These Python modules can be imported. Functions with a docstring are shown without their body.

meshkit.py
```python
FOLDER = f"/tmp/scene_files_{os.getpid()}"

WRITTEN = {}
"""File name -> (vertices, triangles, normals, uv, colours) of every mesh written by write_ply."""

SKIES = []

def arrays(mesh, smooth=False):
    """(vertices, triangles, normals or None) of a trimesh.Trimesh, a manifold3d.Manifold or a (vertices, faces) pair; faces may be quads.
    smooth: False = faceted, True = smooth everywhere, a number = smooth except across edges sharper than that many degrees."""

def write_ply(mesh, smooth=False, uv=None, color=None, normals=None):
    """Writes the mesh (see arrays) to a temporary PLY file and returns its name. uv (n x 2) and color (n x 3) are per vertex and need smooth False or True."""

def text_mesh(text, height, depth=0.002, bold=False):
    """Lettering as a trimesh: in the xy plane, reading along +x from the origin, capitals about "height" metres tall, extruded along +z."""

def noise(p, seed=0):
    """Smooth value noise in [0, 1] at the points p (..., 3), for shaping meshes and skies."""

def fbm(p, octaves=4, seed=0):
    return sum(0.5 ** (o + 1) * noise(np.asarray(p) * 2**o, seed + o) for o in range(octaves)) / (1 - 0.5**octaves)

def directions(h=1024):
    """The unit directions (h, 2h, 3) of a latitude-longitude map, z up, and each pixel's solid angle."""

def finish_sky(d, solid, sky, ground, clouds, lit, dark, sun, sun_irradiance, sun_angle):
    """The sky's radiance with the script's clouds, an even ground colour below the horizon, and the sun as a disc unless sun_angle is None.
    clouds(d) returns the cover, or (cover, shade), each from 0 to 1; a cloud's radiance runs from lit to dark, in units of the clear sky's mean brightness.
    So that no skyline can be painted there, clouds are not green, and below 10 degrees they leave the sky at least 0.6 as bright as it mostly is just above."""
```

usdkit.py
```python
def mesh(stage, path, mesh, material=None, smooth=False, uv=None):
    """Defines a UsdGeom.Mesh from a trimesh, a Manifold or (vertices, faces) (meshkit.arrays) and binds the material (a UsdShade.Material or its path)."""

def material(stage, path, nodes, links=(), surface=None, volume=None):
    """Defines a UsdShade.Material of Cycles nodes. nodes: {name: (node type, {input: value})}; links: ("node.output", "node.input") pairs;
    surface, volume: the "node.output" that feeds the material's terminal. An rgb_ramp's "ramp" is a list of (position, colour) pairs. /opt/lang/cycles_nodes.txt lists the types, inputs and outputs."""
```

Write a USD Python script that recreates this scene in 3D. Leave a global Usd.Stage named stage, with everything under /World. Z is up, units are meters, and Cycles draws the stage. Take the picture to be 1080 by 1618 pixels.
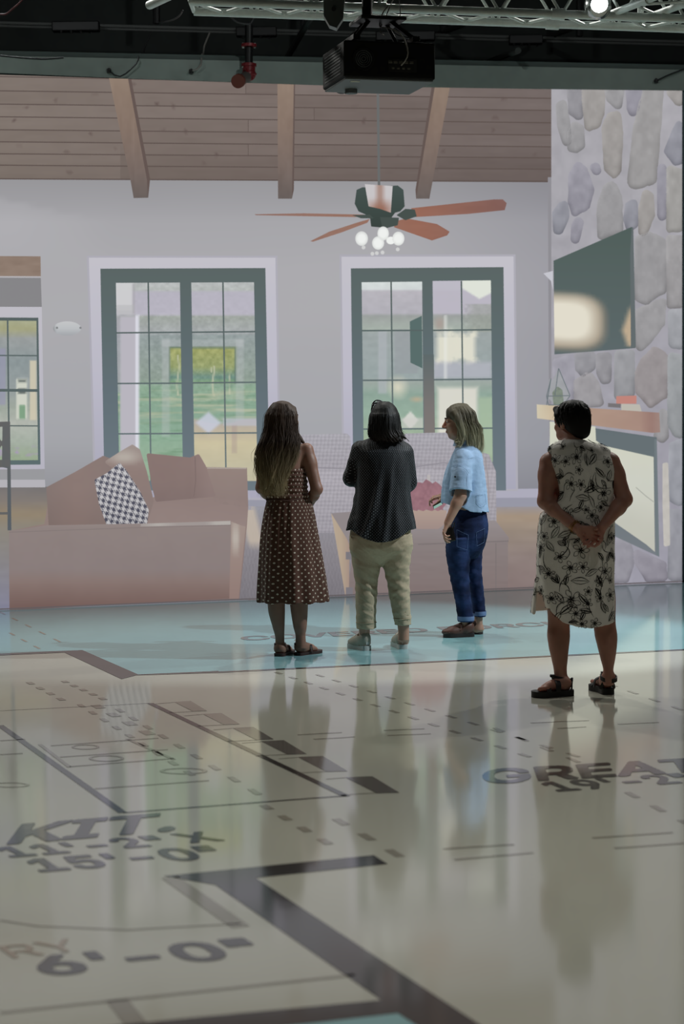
import math
import numpy as np
import trimesh, shapely
import shapely.geometry as sg
from shapely import affinity
from scipy.spatial import Delaunay, cKDTree
from scipy import sparse
from scipy.interpolate import PchipInterpolator, CubicSpline
import usdkit, meshkit
from meshkit import fbm
from pxr import Usd, UsdGeom, UsdLux, UsdShade, Sdf, Gf, Vt

stage = Usd.Stage.CreateInMemory()
UsdGeom.SetStageUpAxis(stage, 'Z')
UsdGeom.Xform.Define(stage, '/World')
W, H = 1080, 1618

# ---------------------------------------------------------------- light levels and floor colours
LIGHT_FLOOR, LIGHT_NEAR, LIGHT_BACK, LIGHT_KEY, LIGHT_WASH = 108.0, 63.0, 18.0, 480.0, 16.0
FLOOR_RGB, BLUE_RGB = (192, 191, 177), (144, 190, 194)
# ---------------------------------------------------------------- camera
FPX, HORIZON, SLOPE, EYE = 3100.0, 640.0, -12 / 1080, 1.62
EXPOSURE = 0.0
_a, _b = np.array([0, HORIZON - H / 2, FPX]), np.array([100, HORIZON + SLOPE * 100 - H / 2, FPX])
_up = np.cross(_a, _b); _up /= np.linalg.norm(_up)
_up = _up if _up[1] < 0 else -_up
_yy = np.array([0, 0, 1.0]) - _up * _up[2]; _yy /= np.linalg.norm(_yy)
ROT = np.array([np.cross(_yy, _up), _yy, _up])          # camera (x right, y down, z forward) -> world
camera = UsdGeom.Camera.Define(stage, '/World/camera')
camera.CreateHorizontalApertureAttr(24.0)
camera.CreateFocalLengthAttr(24.0 * FPX / W)
camera.CreateFStopAttr(2.5)
camera.CreateFocusDistanceAttr(12.3)
camera.CreateExposureAttr(EXPOSURE)
_m = np.eye(4)
_m[0, :3], _m[1, :3], _m[2, :3], _m[3, :3] = ROT @ [1, 0, 0], ROT @ [0, -1, 0], ROT @ [0, 0, -1], [0, 0, EYE]
camera.AddTransformOp().Set(Gf.Matrix4d(*_m.ravel().tolist()))

# ---------------------------------------------------------------- lights: overhead floor projectors
def spot(name, pos, target, power, color, angle, soft, radius=0.1):
    l = UsdLux.SphereLight.Define(stage, '/World/' + name)
    l.CreateRadiusAttr(radius); l.CreateIntensityAttr(power); l.CreateColorAttr(Gf.Vec3f(*color)); l.CreateNormalizeAttr(True)
    s = UsdLux.ShapingAPI.Apply(l.GetPrim()); s.CreateShapingConeAngleAttr(angle); s.CreateShapingConeSoftnessAttr(soft)
    z = np.array(pos, float) - np.array(target, float); z /= np.linalg.norm(z)
    x = np.cross([0.001, 1, 0], z); x /= np.linalg.norm(x); y = np.cross(z, x)
    t = np.eye(4); t[0, :3], t[1, :3], t[2, :3], t[3, :3] = x, y, z, pos
    l.AddTransformOp().Set(Gf.Matrix4d(*t.ravel().tolist()))
for i, (x, tx) in enumerate([(-3.4, -2.2), (0.3, 0.2), (4.0, 2.6)]):
    spot('floor_projector_light_%03d' % i, (x, 14.6, 5.7), (tx, 8.6, 0), LIGHT_FLOOR, (1.0, 0.99, 0.93), 62, 0.5)
for i, (x, y, k) in enumerate([(-2.0, 4.4, 1.0), (2.0, 4.4, 1.0), (-2.2, 7.6, .6), (2.2, 7.6, .6)]):
    spot('near_projector_light_%03d' % i, (x, y, 5.9), (x, y, 0), LIGHT_NEAR * k, (1.0, 0.99, 0.92), 40, 0.6)
for i, x in enumerate([-2.6, 2.9]):
    spot('porch_projector_light_%03d' % i, (x, 16.2, 5.6), (x * .8, 14.3, 0), LIGHT_BACK, (0.93, 1.0, 1.0), 50, 0.6)
for i, x in enumerate([-3.0, 0.5, 4.0]):
    spot('header_wash_light_%03d' % i, (x, 13.2, 5.5), (x * 1.1, 17.0, 4.75), LIGHT_WASH, (0.95, 1.0, 1.0), 48, 0.7)
spot('blue_projector_light', (5.6, 11.8, 5.6), (0.75, 13.4, 0.6), LIGHT_KEY, (0.84, 0.94, 1.0), 18, 0.35, 0.05)

# ---------------------------------------------------------------- pixels of the photograph -> points on real surfaces
def rays(px, py):
    c = np.stack([np.asarray(px, float) - W / 2, np.asarray(py, float) - H / 2, np.full(np.shape(px), FPX)], -1)
    return c @ ROT.T
def on_floor(px, py, z=0.0):
    d = rays(px, py)
    return np.array([0, 0, EYE]) + d * ((z - EYE) / d[..., 2])[..., None]
def on_depth(px, py, y):
    d = rays(px, py)
    return np.array([0, 0, EYE]) + d * (y / d[..., 1])[..., None]
_g0, _g1 = on_floor(0.0, 964.0), on_floor(1080.0, 920.0)
WALL_P, WALL_S = _g0, (_g1 - _g0) / np.linalg.norm(_g1 - _g0)
WALL_N = np.array([WALL_S[1], -WALL_S[0], 0.0])          # towards the camera
def on_wall(px, py, off=0.0):
    d = rays(px, py)
    t = ((WALL_P + WALL_N * off - [0, 0, EYE]) @ WALL_N) / (d @ WALL_N)
    return np.array([0, 0, EYE]) + d * t[..., None]

# ---------------------------------------------------------------- prims, names, labels
_used = {}
def path_for(name, parent=None):
    base = '/World' if parent is None else str(parent.GetPath())
    n = _used.get((base, name), 0); _used[(base, name)] = n + 1
    return base + '/' + (name if n == 0 else '%s_%03d' % (name, n))
def tag(p, label=None, cat=None, group=None, kind=None):
    for k, v in (('label', label), ('category', cat), ('group', group), ('kind', kind)):
        if v: p.SetCustomDataByKey(k, v)
    return p
def thing(name, label, cat, loc=(0, 0, 0), group=None, kind=None):
    x = UsdGeom.Xform.Define(stage, path_for(name)); x.AddTranslateOp().Set(Gf.Vec3d(*map(float, loc)))
    return tag(x.GetPrim(), label, cat, group, kind)
def loc_of(parent):
    if parent is None: return np.zeros(3)
    return np.array(UsdGeom.XformCache().GetLocalToWorldTransform(parent).ExtractTranslation())
def obj(name, mesh, material, parent=None, smooth=30, label=None, cat=None, group=None, kind=None, color=None, uv=None):
    """One Mesh prim; the mesh is given in world coordinates and stored relative to its parent."""
    if isinstance(mesh, list): mesh = trimesh.util.concatenate(mesh)
    v, f = (mesh if isinstance(mesh, tuple) else (mesh.vertices, mesh.faces))
    v = np.asarray(v, float) - loc_of(parent)
    p = usdkit.mesh(stage, path_for(name, parent), (v, f), material, smooth=smooth, uv=uv)
    if color is not None:
        UsdGeom.PrimvarsAPI(p).CreatePrimvar('tint', Sdf.ValueTypeNames.Color3fArray, 'vertex').Set(Vt.Vec3fArray.FromNumpy(np.asarray(color, np.float32)))
    return tag(p.GetPrim(), label, cat, group, kind)
def lin(c):
    c = np.asarray(c, float) / 255
    return np.where(c <= 0.04045, c / 12.92, ((np.clip(c, 0, None) + 0.055) / 1.055) ** 2.4)
def mat(name, nodes, links=(), surface='p.BSDF'):
    return usdkit.material(stage, '/World/Looks/' + name, nodes, links, surface=surface)
def plain(name, srgb, rough=0.6, metal=0.0, vary=0.0, scale=20.0, bump=0.0, spec=0.5, **kw):
    c = lin(srgb)
    n = {'p': ('principled_bsdf', dict(roughness=rough, metallic=metal, specular_ior_level=spec, base_color=tuple(c), **kw))}
    l = []
    if vary or bump:
        n['g'] = ('geometry', {}); n['t'] = ('noise_texture', dict(scale=scale, detail=4)); l.append(('g.position', 't.vector'))
    if vary:
        n['r'] = ('rgb_ramp', {'ramp': [(0.3, tuple(c * (1 - vary))), (0.7, tuple(np.minimum(c * (1 + vary), 1)))]})
        l += [('t.fac', 'r.fac'), ('r.color', 'p.base_color')]
    if bump:
        n['b'] = ('bump', dict(strength=bump, distance=0.01)); l += [('t.fac', 'b.height'), ('b.normal', 'p.normal')]
    return mat(name, n, l)

# ---------------------------------------------------------------- mesh helpers
def box(c, s, bev=0.0):
    m = trimesh.creation.box(s)
    if bev:
        import manifold3d
        q = np.array(s) / 2 - bev
        ball = trimesh.creation.icosphere(1, bev).vertices
        pts = np.concatenate([ball + q * np.array(k) for k in np.ndindex(2, 2, 2) for k in [np.array(k) * 2 - 1]])
        m = trimesh.convex.convex_hull(pts)
    m.apply_translation(c); return m
def oriented(m, x, y, z, o):
    t = np.eye(4); t[:3, 0], t[:3, 1], t[:3, 2], t[:3, 3] = x, y, z, o
    m = m.copy(); m.apply_transform(t); return m
def tube(pts, r, sides=10, flat=1.0, caps=True):
    """A swept tube along pts; r may vary; flat squashes it along the second frame axis."""
    p = np.asarray(pts, float); n = len(p); r = np.broadcast_to(r, (n,))
    t = np.gradient(p, axis=0); t /= np.linalg.norm(t, axis=1, keepdims=True) + 1e-12
    a = np.cross(t[0], [0, 0, 1.0] if abs(t[0][2]) < .9 else [1.0, 0, 0]); A = []
    for k in range(n):
        a = a - t[k] * (a @ t[k]); a /= np.linalg.norm(a) + 1e-12; A.append(a)
    A = np.array(A); B = np.cross(t, A); g = np.arange(sides) * 2 * np.pi / sides
    v = (p[:, None] + r[:, None, None] * (np.cos(g)[None, :, None] * A[:, None] + flat * np.sin(g)[None, :, None] * B[:, None])).reshape(-1, 3)
    f = []
    for k in range(n - 1):
        for j in range(sides):
            q = [k * sides + j, k * sides + (j + 1) % sides, (k + 1) * sides + (j + 1) % sides, (k + 1) * sides + j]
            f += [[q[0], q[1], q[2]], [q[0], q[2], q[3]]]
    if caps:
        v = np.vstack([v, p[0], p[-1]])
        for j in range(sides):
            f += [[len(v) - 2, (j + 1) % sides, j], [len(v) - 1, (n - 1) * sides + j, (n - 1) * sides + (j + 1) % sides]]
    return trimesh.Trimesh(v, f, process=False)
def curve(pts, n=24):
    p = np.asarray(pts, float); s = np.r_[0, np.cumsum(np.linalg.norm(np.diff(p, axis=0), axis=1))]
    return PchipInterpolator(s, p)(np.linspace(0, s[-1], n))

def refined(poly, g):
    """Vertices and triangles of a polygon (any plane), filled with points about g apart."""
    poly = poly if hasattr(poly, 'geom_type') else sg.Polygon(poly)
    if not poly.is_valid: poly = poly.buffer(0)
    V, F, n = [], [], 0
    for one in getattr(poly, 'geoms', [poly]):
        if one.geom_type != 'Polygon' or one.area < 1e-9: continue
        ring = [np.array(shapely.segmentize(sg.LineString(r.coords), g).coords)[:-1] for r in [one.exterior, *one.interiors]]
        edge = np.vstack(ring)
        x0, y0, x1, y1 = one.bounds
        gx, gy = np.meshgrid(np.arange(x0 + g / 2, x1, g), np.arange(y0 + g / 2, y1, g))
        pts = np.c_[gx.ravel(), gy.ravel()]
        inner = one.buffer(-g * .35)
        if len(pts): pts = pts[shapely.contains_xy(inner, pts[:, 0], pts[:, 1])]
        p = np.vstack([edge, pts])
        if len(p) < 3: continue
        t = Delaunay(p, qhull_options='QJ Qbb Qc').simplices
        c = p[t].mean(1)
        t = t[shapely.contains_xy(one, c[:, 0], c[:, 1])]
        e1, e2 = p[t[:, 1]] - p[t[:, 0]], p[t[:, 2]] - p[t[:, 0]]
        area = e1[:, 0] * e2[:, 1] - e1[:, 1] * e2[:, 0]
        t = t[np.abs(area) > 1e-6 * g * g]; area = area[np.abs(area) > 1e-6 * g * g]
        t[area > 0] = t[area > 0][:, ::-1]
        V.append(p); F.append(t + n); n += len(p)
    if not V: return None
    return np.vstack(V), np.vstack(F)

# ================================================================ the room
M_black = plain('black_ceiling_paint', (52, 56, 54), 0.9, vary=.2, scale=3)
M_header = plain('teal_grey_header_paint', (150, 160, 154), 0.7, vary=.06, scale=6)
M_side = plain('dark_side_wall_paint', (60, 66, 66), 0.8, vary=.1, scale=2)
def slab(s0, s1, z0, z1, n0, n1):
    """A box standing along the screen wall: s along it, n in front of it."""
    m = trimesh.creation.box((s1 - s0, n1 - n0, z1 - z0))
    return oriented(m, WALL_S, -WALL_N, [0, 0, 1], WALL_P + WALL_S * (s0 + s1) / 2 + WALL_N * (n0 + n1) / 2 + np.array([0, 0, (z0 + z1) / 2]))
def s_of(px, py): return float((on_wall(px, py) - WALL_P) @ WALL_S)
top_z = lambda px, py: float(on_wall(px, py)[2])
HEAD_Z0, HEAD_Z1 = top_z(540.0, 134.0), top_z(540.0, 108.0)
M_screenwall = plain('matt_projection_wall_paint', (70, 76, 76), 0.9, vary=.03, scale=4, spec=.1)
obj('wall_back', [slab(-5, 12, 0, HEAD_Z1 - .02, -.25, 0)], M_screenwall, smooth=False, kind='structure')
# the painted header above the picture: a face and a set-back ledge strip
def wall_strip(pts, off0, off1):
    f = np.array([on_wall(x, y, off1) for x, y in pts]); b = np.array([on_wall(x, y, off0) for x, y in pts])
    n = len(f); v = np.vstack([f, b]); t = [[0, i, i + 1] for i in range(1, n - 1)] + [[n, n + i + 1, n + i] for i in range(1, n - 1)]
    for i in range(n): j = (i + 1) % n; t += [[i, n + i, n + j], [i, n + j, j]]
    m = trimesh.Trimesh(v, t, process=False); m.fix_normals(); return m
head = obj('trim_1', wall_strip([(-300, 82), (1500, 119), (1500, 148.), (870, 141), (540, 136), (200, 124), (-300, 102)], -.002, .03), M_header, smooth=False, kind='structure')
obj('trim_2', wall_strip([(-300, 74), (1500, 111), (1500, 119), (-300, 82)], -.1, .015), plain('ledge_paint', (84, 96, 93), .7), smooth=False, kind='structure')
obj('trim_3', wall_strip([(1077.3, 141.5), (1500, 147), (1500, 900), (1077.3, 917)], -.002, .004), plain('grey_wall_margin', (96, 110, 114), .8), smooth=False, kind='structure')
obj('wall_upper', [slab(-8, 14, 2.5, 6.4, -1.9, -1.75)], M_black, smooth=False, kind='structure')
obj('ceiling', [box((0, 9, 6.45), (24, 30, .1))], M_black, smooth=False, kind='structure')
obj('wall_left', [box((-8.1, 9, 3.2), (.2, 30, 6.4))], M_side, smooth=False, kind='structure')
obj('wall_right', [box((8.6, 9, 3.2), (.2, 30, 6.4))], M_side, smooth=False, kind='structure')
obj('wall_front', [box((0, -5.1, 3.2), (17, .2, 6.4))], M_side, smooth=False, kind='structure')

# ---------------------------------------------------------------- glossy poured floor and the plan thrown on it
def gloss(name, srgb):
    return mat(name, {'g': ('geometry', {}), 'm': ('mapping', {'scale': (1.0, .35, 1.0)}), 't': ('noise_texture', dict(scale=1.3, detail=3)), 'c': ('rgb_ramp', {'ramp': [(.3, tuple(lin(srgb) * .95)), (.7, tuple(lin(srgb) * 1.05))]}),
                      't2': ('noise_texture', dict(scale=9, detail=3)), 'b': ('bump', dict(strength=.05, distance=.002)), 'rr': ('map_range', dict(from_min=.3, from_max=.7, to_min=.06, to_max=.11)),
                      'p': ('principled_bsdf', dict(roughness=.08, ior=1.5, specular_ior_level=.5))},
               [('g.position', 'm.vector'), ('m.vector', 't.vector'), ('t.fac', 'c.fac'), ('c.color', 'p.base_color'), ('g.position', 't2.vector'), ('t2.fac', 'b.height'), ('b.normal', 'p.normal'), ('t.fac', 'rr.value'), ('rr.result', 'p.roughness')])
M_floor = gloss('cream_glossy_floor', FLOOR_RGB)
M_blue = gloss('pale_blue_plan_area', BLUE_RGB)
M_line = gloss('grey_brown_plan_line', (62, 60, 59))
M_line2 = gloss('faint_plan_line', (150, 145, 132))
M_mark = gloss('grey_plan_mark', (108, 103, 98))
M_text = gloss('dark_plan_lettering', (76, 73, 73))
M_brown = gloss('brown_plan_lettering', (165, 150, 132))
obj('floor', [box((0.25, 9, -.05), (17, 30, .1))], M_floor, smooth=False, kind='structure')
plan = thing('projected_floor_plan', 'house floor plan thrown in pale blue and grey lines across the glossy cream floor', 'projection')
def floor_poly(name, px, m, z, grid=None, label=None):
    poly = sg.Polygon(px) if not hasattr(px, 'geom_type') else px
    r = refined(poly, grid or 60)
    p = on_floor(r[0][:, 0], r[0][:, 1], z)
    f = r[1]
    n = np.cross(p[f[0][1]] - p[f[0][0]], p[f[0][2]] - p[f[0][0]])
    if n[2] < 0: f = f[:, ::-1]
    return obj(name, (p, f), m, plan, smooth=False, label=label)
def floor_line(name, a, b, w, m, z=.0012):
    """A straight stripe w metres wide between two points."""
    p, q = on_floor(*map(float, a), z), on_floor(*map(float, b), z)
    d = (q - p) / np.linalg.norm(q - p); n = np.array([-d[1], d[0], 0]) * w / 2
    return obj(name, (np.array([p - n, q - n, q + n, p + n]), np.array([[0, 1, 2], [0, 2, 3]])), m, plan, smooth=False)
U = on_floor(590., 1352.) - on_floor(265., 1384.); U /= np.linalg.norm(U)
# blue porch area
wall_base = [(-300, 976.), (0, 964), (1080, 920), (1400, 907)]
floor_poly('blue_area', [(-300, 1045), (0, 1035), (115, 1029), (212, 1067), (345, 1061), (720, 1044), (1080, 1027), (1400, 1010)] + wall_base[::-1], M_blue, .0005, label='pale blue porch area of the projected plan')
floor_poly('wall_stripe', [(-300, 1046), (0, 1035.5), (102, 1031), (192, 1073), (215, 1067), (345, 1063), (345, 1060), (218, 1065.5), (130, 1027), (0, 1032.5), (-300, 1043)], M_line, .0012, label='thick grey wall outline of the projected plan')
floor_poly('wall_stripe', [(345, 1063), (1400, 1012), (1400, 1010), (345, 1061)], M_line, .0012)
floor_poly('wall_stripe', [(258, 1384), (590, 1351), (612, 1365), (404, 1387), (790, 1640), (690, 1640), (628, 1601), (380, 1629), (-60, 1668), (-60, 1645), (270, 1611), (602, 1580), (340, 1398), (270, 1386)], M_line, .0012, label='thick grey wall outline nearest the camera')
floor_poly('blue_corner', [(430, 1640), (440, 1622), (628, 1601), (688, 1640)], M_blue, .0006)
L = lambda a, b, w=.012, m=M_line2: floor_line('plan_line', a, b, w, m)
L((0, 1123), (237, 1111), .008, M_line); L((0, 1146), (194, 1284), .035, M_line); L((237, 1111), (547, 1258), .035, M_line); L((194, 1284), (547, 1257), .02, M_line)
L((268, 1386), (380, 1464), .06); L((0, 1454), (60, 1463)); L((60, 1463), (200, 1469)); L((200, 1469), (380, 1459))
L((0, 1600), (560, 1540), .02); L((185, 1580), (215, 1618), .06)
for a, b in [((700, 1341), (812, 1334)), ((718, 1358), (842, 1347)), ((935, 1324), (1062, 1315)), ((970, 1340), (1080, 1332)), ((470, 1161), (540, 1157)), ((495, 1168), (560, 1164)), ((606, 1154), (670, 1151)), ((612, 1162), (680, 1159)), ((838, 1142), (930, 1138)), ((880, 1151), (925, 1148)), ((975, 1144), (1040, 1141)),
             ((0, 1170), (40, 1168)), ((150, 1246), (330, 1233)), ((0, 1192), (36, 1190)), ((80, 1178), (250, 1166)), ((110, 1211), (275, 1198)), ((63, 1176), (110, 1212)), ((200, 1167), (275, 1200)), ((95, 1196), (265, 1184))]:
    L(a, b, .02)
def dashes(a, b, n, w=.05, fill=.42):
    a, b = np.array(a, float), np.array(b, float); p, q = on_floor(*a), on_floor(*b)
    for k in range(n):
        s = p + (q - p) * (k / n); e = p + (q - p) * ((k + fill) / n); d = (e - s) / np.linalg.norm(e - s)
        nn = np.array([-d[1], d[0], 0]) * w * .3; z = np.array([0, 0, .0012])
        obj('plan_dash', (np.array([s - nn, e - nn, e + nn, s + nn]) + z, np.array([[0, 1, 2], [0, 2, 3]])), M_line2, plan, smooth=False)
dashes((45, 1078), (110, 1112), 4, .06); dashes((100, 1076), (175, 1110), 5, .06); dashes((125, 1113), (320, 1235), 9, .05); dashes((150, 1114), (255, 1170), 4, .09); dashes((185, 1120), (430, 1268), 9, .05)
dashes((415, 1272), (540, 1346), 4, .06); dashes((530, 1294), (660, 1370), 3, .06); dashes((0, 967), (110, 1022), 5, .03); dashes((15, 1000), (75, 1032), 3, .03)
dashes((435, 1062), (860, 1204), 14, .045); dashes((500, 1066), (940, 1204), 13, .04); dashes((990, 1252), (1120, 1320), 3, .05); dashes((780, 1150), (940, 1215), 4, .04); dashes((960, 1080), (1100, 1130), 4, .04)
for k, (x, y) in enumerate([(275, 1109), (320, 1128), (367, 1150), (412, 1171), (470, 1196), (545, 1228)]):    # stools along the island
    s = 1 + k * .13
    floor_poly('stool_mark', [(x, y), (x + 26 * s, y - 1.6), (x + 52 * s, y + 16 * s - 2), (x + 30 * s, y + 16 * s - 1)], M_line2 if k < 2 else M_mark, .0012)
    L((x - 30, y + 3), (x, y + .5), .012); L((x - 8, y + 17 * s), (x + 30 * s, y + 15 * s), .012)
for (x, y, rx, ry) in [(135, 1180, 22, 4), (168, 1198, 28, 5), (290, 1218, 38, 5), (15, 1240, 32, 4)]:     # basins and burners
    q = sg.Point(0, 0).buffer(1, 16); q = q.difference(affinity.scale(q, .82, .7)); floor_poly('round_mark', affinity.translate(affinity.scale(q, rx, ry, origin=(0, 0)), x, y), M_line2, .0013, 8)
def lettering(text, bl, br, tl, m, bold=True, label=None):
    """Text laid flat on the floor: baseline from bl to br, cap tops at tl over the start (pixels of real floor points)."""
    t = meshkit.text_mesh(text, 1.0, .001, bold)
    v = np.array(t.vertices); top = np.array(t.faces)[np.abs(np.array(t.face_normals)[:, 2] - 1) < .1]
    shape = shapely.union_all([sg.Polygon(v[q, :2]).buffer(.004) for q in top]).buffer(.02 if bold else .004).simplify(.006)
    tv = [trimesh.creation.triangulate_polygon(g, engine='earcut') for g in getattr(shape, 'geoms', [shape])]; f = np.vstack([q[1] + sum(len(w[0]) for w in tv[:i]) for i, q in enumerate(tv)]); v = np.vstack([q[0] for q in tv])
    e1, e2 = v[f[:, 1]] - v[f[:, 0]], v[f[:, 2]] - v[f[:, 0]]; area = e1[:, 0] * e2[:, 1] - e1[:, 1] * e2[:, 0]; f[area < 0] = f[area < 0][:, ::-1]; x0, x1 = v[:, 0].min(), v[:, 0].max()
    o, r, u = on_floor(*map(float, bl), .0018), on_floor(*map(float, br), .0018), on_floor(*map(float, tl), .0018)
    w = o + ((v[:, 0] - x0) / (x1 - x0))[:, None] * (r - o) + v[:, 1:2] * (u - o)
    f2 = f if np.cross(r - o, u - o)[2] > 0 else f[:, ::-1]
    return obj('lettering', (w, f2), m, plan, smooth=False, label=label)
lettering('KIT.', (10, 1333), (276, 1311), (33, 1303), M_text, label='slanted grey plan lettering reading KIT.')
lettering('11\'-2" X', (16, 1354), (355, 1327), (-12, 1340), M_text, label='plan measure 11\'-2" X')
lettering('15\'-0"', (62, 1377), (362, 1353), (36, 1359), M_text, label='plan measure 15\'-0"')
lettering('6\'-0"', (70, 1541), (425, 1507), (40, 1514), M_text, label='plan measure 6\'-0"')
lettering('PANTRY', (-250, 1545), (135, 1500), (-270, 1526), M_brown, False, label='faint brown plan lettering reading PANTRY')
lettering('GREAT RM.', (764, 1238), (1330, 1205), (760, 1217), M_text, label='dark plan lettering reading GREAT RM.')
lettering('19\'-2" X', (880, 1250), (1180, 1229), (848, 1237), M_text, label='plan measure 19\'-2"')
lettering('COVERED PORCH', (384, 1012), (905, 986.5), (377, 1006), gloss('faint_porch_lettering', (118, 128, 130)), label='grey plan lettering reading COVERED PORCH')

# ================================================================ the projected picture on the wall
# A flat picture made of light: every part lies on the wall itself, a fraction of a millimetre in front of what it covers.
M_pic = mat('projected_light', {'a': ('attribute', {'attribute': 'tint'}), 'e': ('emission', {'strength': 1.0}), 'p': ('principled_bsdf', dict(base_color=(.012, .012, .012), roughness=.9, specular_ior_level=.05)), 's': ('add_closure', {})},
            [('a.color', 'e.color'), ('e.emission', 's.closure1'), ('p.BSDF', 's.closure2')], surface='s.closure')
picture = thing('projected_picture', 'large projected picture of a living room on the wall behind the four people', 'projection')
def N(x, y, sx, sy, seed=0, octaves=3):
    return fbm(np.stack([np.asarray(x) / sx, np.asarray(y) / sy, np.full(np.shape(x), 7.3)], -1), octaves, seed) - .5
def C(*stops, axis='y'):
    """Colour ramp along picture x or y: (position, rgb) stops."""
    at = [s[0] for s in stops]; col = np.array([s[1] for s in stops], float)
    return lambda x, y: np.stack([np.interp(y if axis == 'y' else x, at, col[:, k]) for k in range(3)], -1)
def flat(rgb, n=0, sx=30, sy=30, seed=0):
    return lambda x, y: np.array(rgb, float) + (n * N(x, y, sx, sy, seed))[:, None]
def blend(c, col, m): return c * (1 - m[:, None]) + np.array(col, float) * m[:, None]
def blob(x, y, cx, cy, rx, ry, soft=.4):
    return np.clip((1 - np.hypot((x - cx) / rx, (y - cy) / ry)) / soft, 0, 1)
def rect(x, y, x0, y0, x1, y1, s=2.0):
    return np.clip(np.minimum.reduce([x - x0, x1 - x, y - y0, y1 - y]) / s + .5, 0, 1)
def smooth_outline(px, r=3):
    return sg.Polygon(px).buffer(-r).buffer(r * 2).buffer(-r) if r else sg.Polygon(px)
HAZE = None                                              # the stray light that greys parts of the picture
AREA = sg.Polygon([(-260, 107), (0, 118), (200, 124.5), (540, 136), (870, 141), (1077, 142), (1077, 920.5), (0, 964.5), (-260, 975)])
def pic(name, px, color, layer, g=10, parent=None, label=None):
    poly = (px if hasattr(px, 'geom_type') else sg.Polygon(px)).buffer(0).intersection(AREA)
    r = refined(poly, g)
    if r is None: return None
    x, y = r[0].T
    rgb = color(x, y)
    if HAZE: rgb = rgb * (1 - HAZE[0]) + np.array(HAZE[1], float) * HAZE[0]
    col = lin(np.clip(rgb, 0, 255))
    return obj(name, (on_wall(x, y, .0006 * layer + .001), r[1]), M_pic, parent or picture, smooth=False, label=label, color=col)
def line(name, pts, w, color, layer, parent=None, g=8, label=None):
    return pic(name, sg.LineString(pts).buffer(w / 2, cap_style='flat'), color, layer, g, parent, label)

# ---- painted wall of the room
def c_wall(x, y):
    c = C((280, (150, 149, 152)), (318, (157, 156, 160)), (352, (166, 165, 169)), (420, (170, 169, 173)), (500, (171, 170, 174)), (700, (163, 164, 169)), (800, (142, 142, 148)), (970, (130, 128, 136)))(x, y)
    d = np.clip((y - 312 - .22 * x) / 4, 0, 1) * np.clip((180 - x) / 160, 0, 1) * np.clip((430 - y) / 80, 0, 1)
    c = c + d[:, None] * 8
    c = c - (np.clip((x - 640) / 230, 0, 1) * 13)[:, None] * np.array([1, 1, .8])
    return c + (3 * N(x, y, 120, 90))[:, None]
pic('grey_wall', [(-260, 275), (0, 281), (872, 286), (872, 935), (-260, 980)], c_wall, 0, 9, label='plain grey wall in the projected picture')
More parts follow.
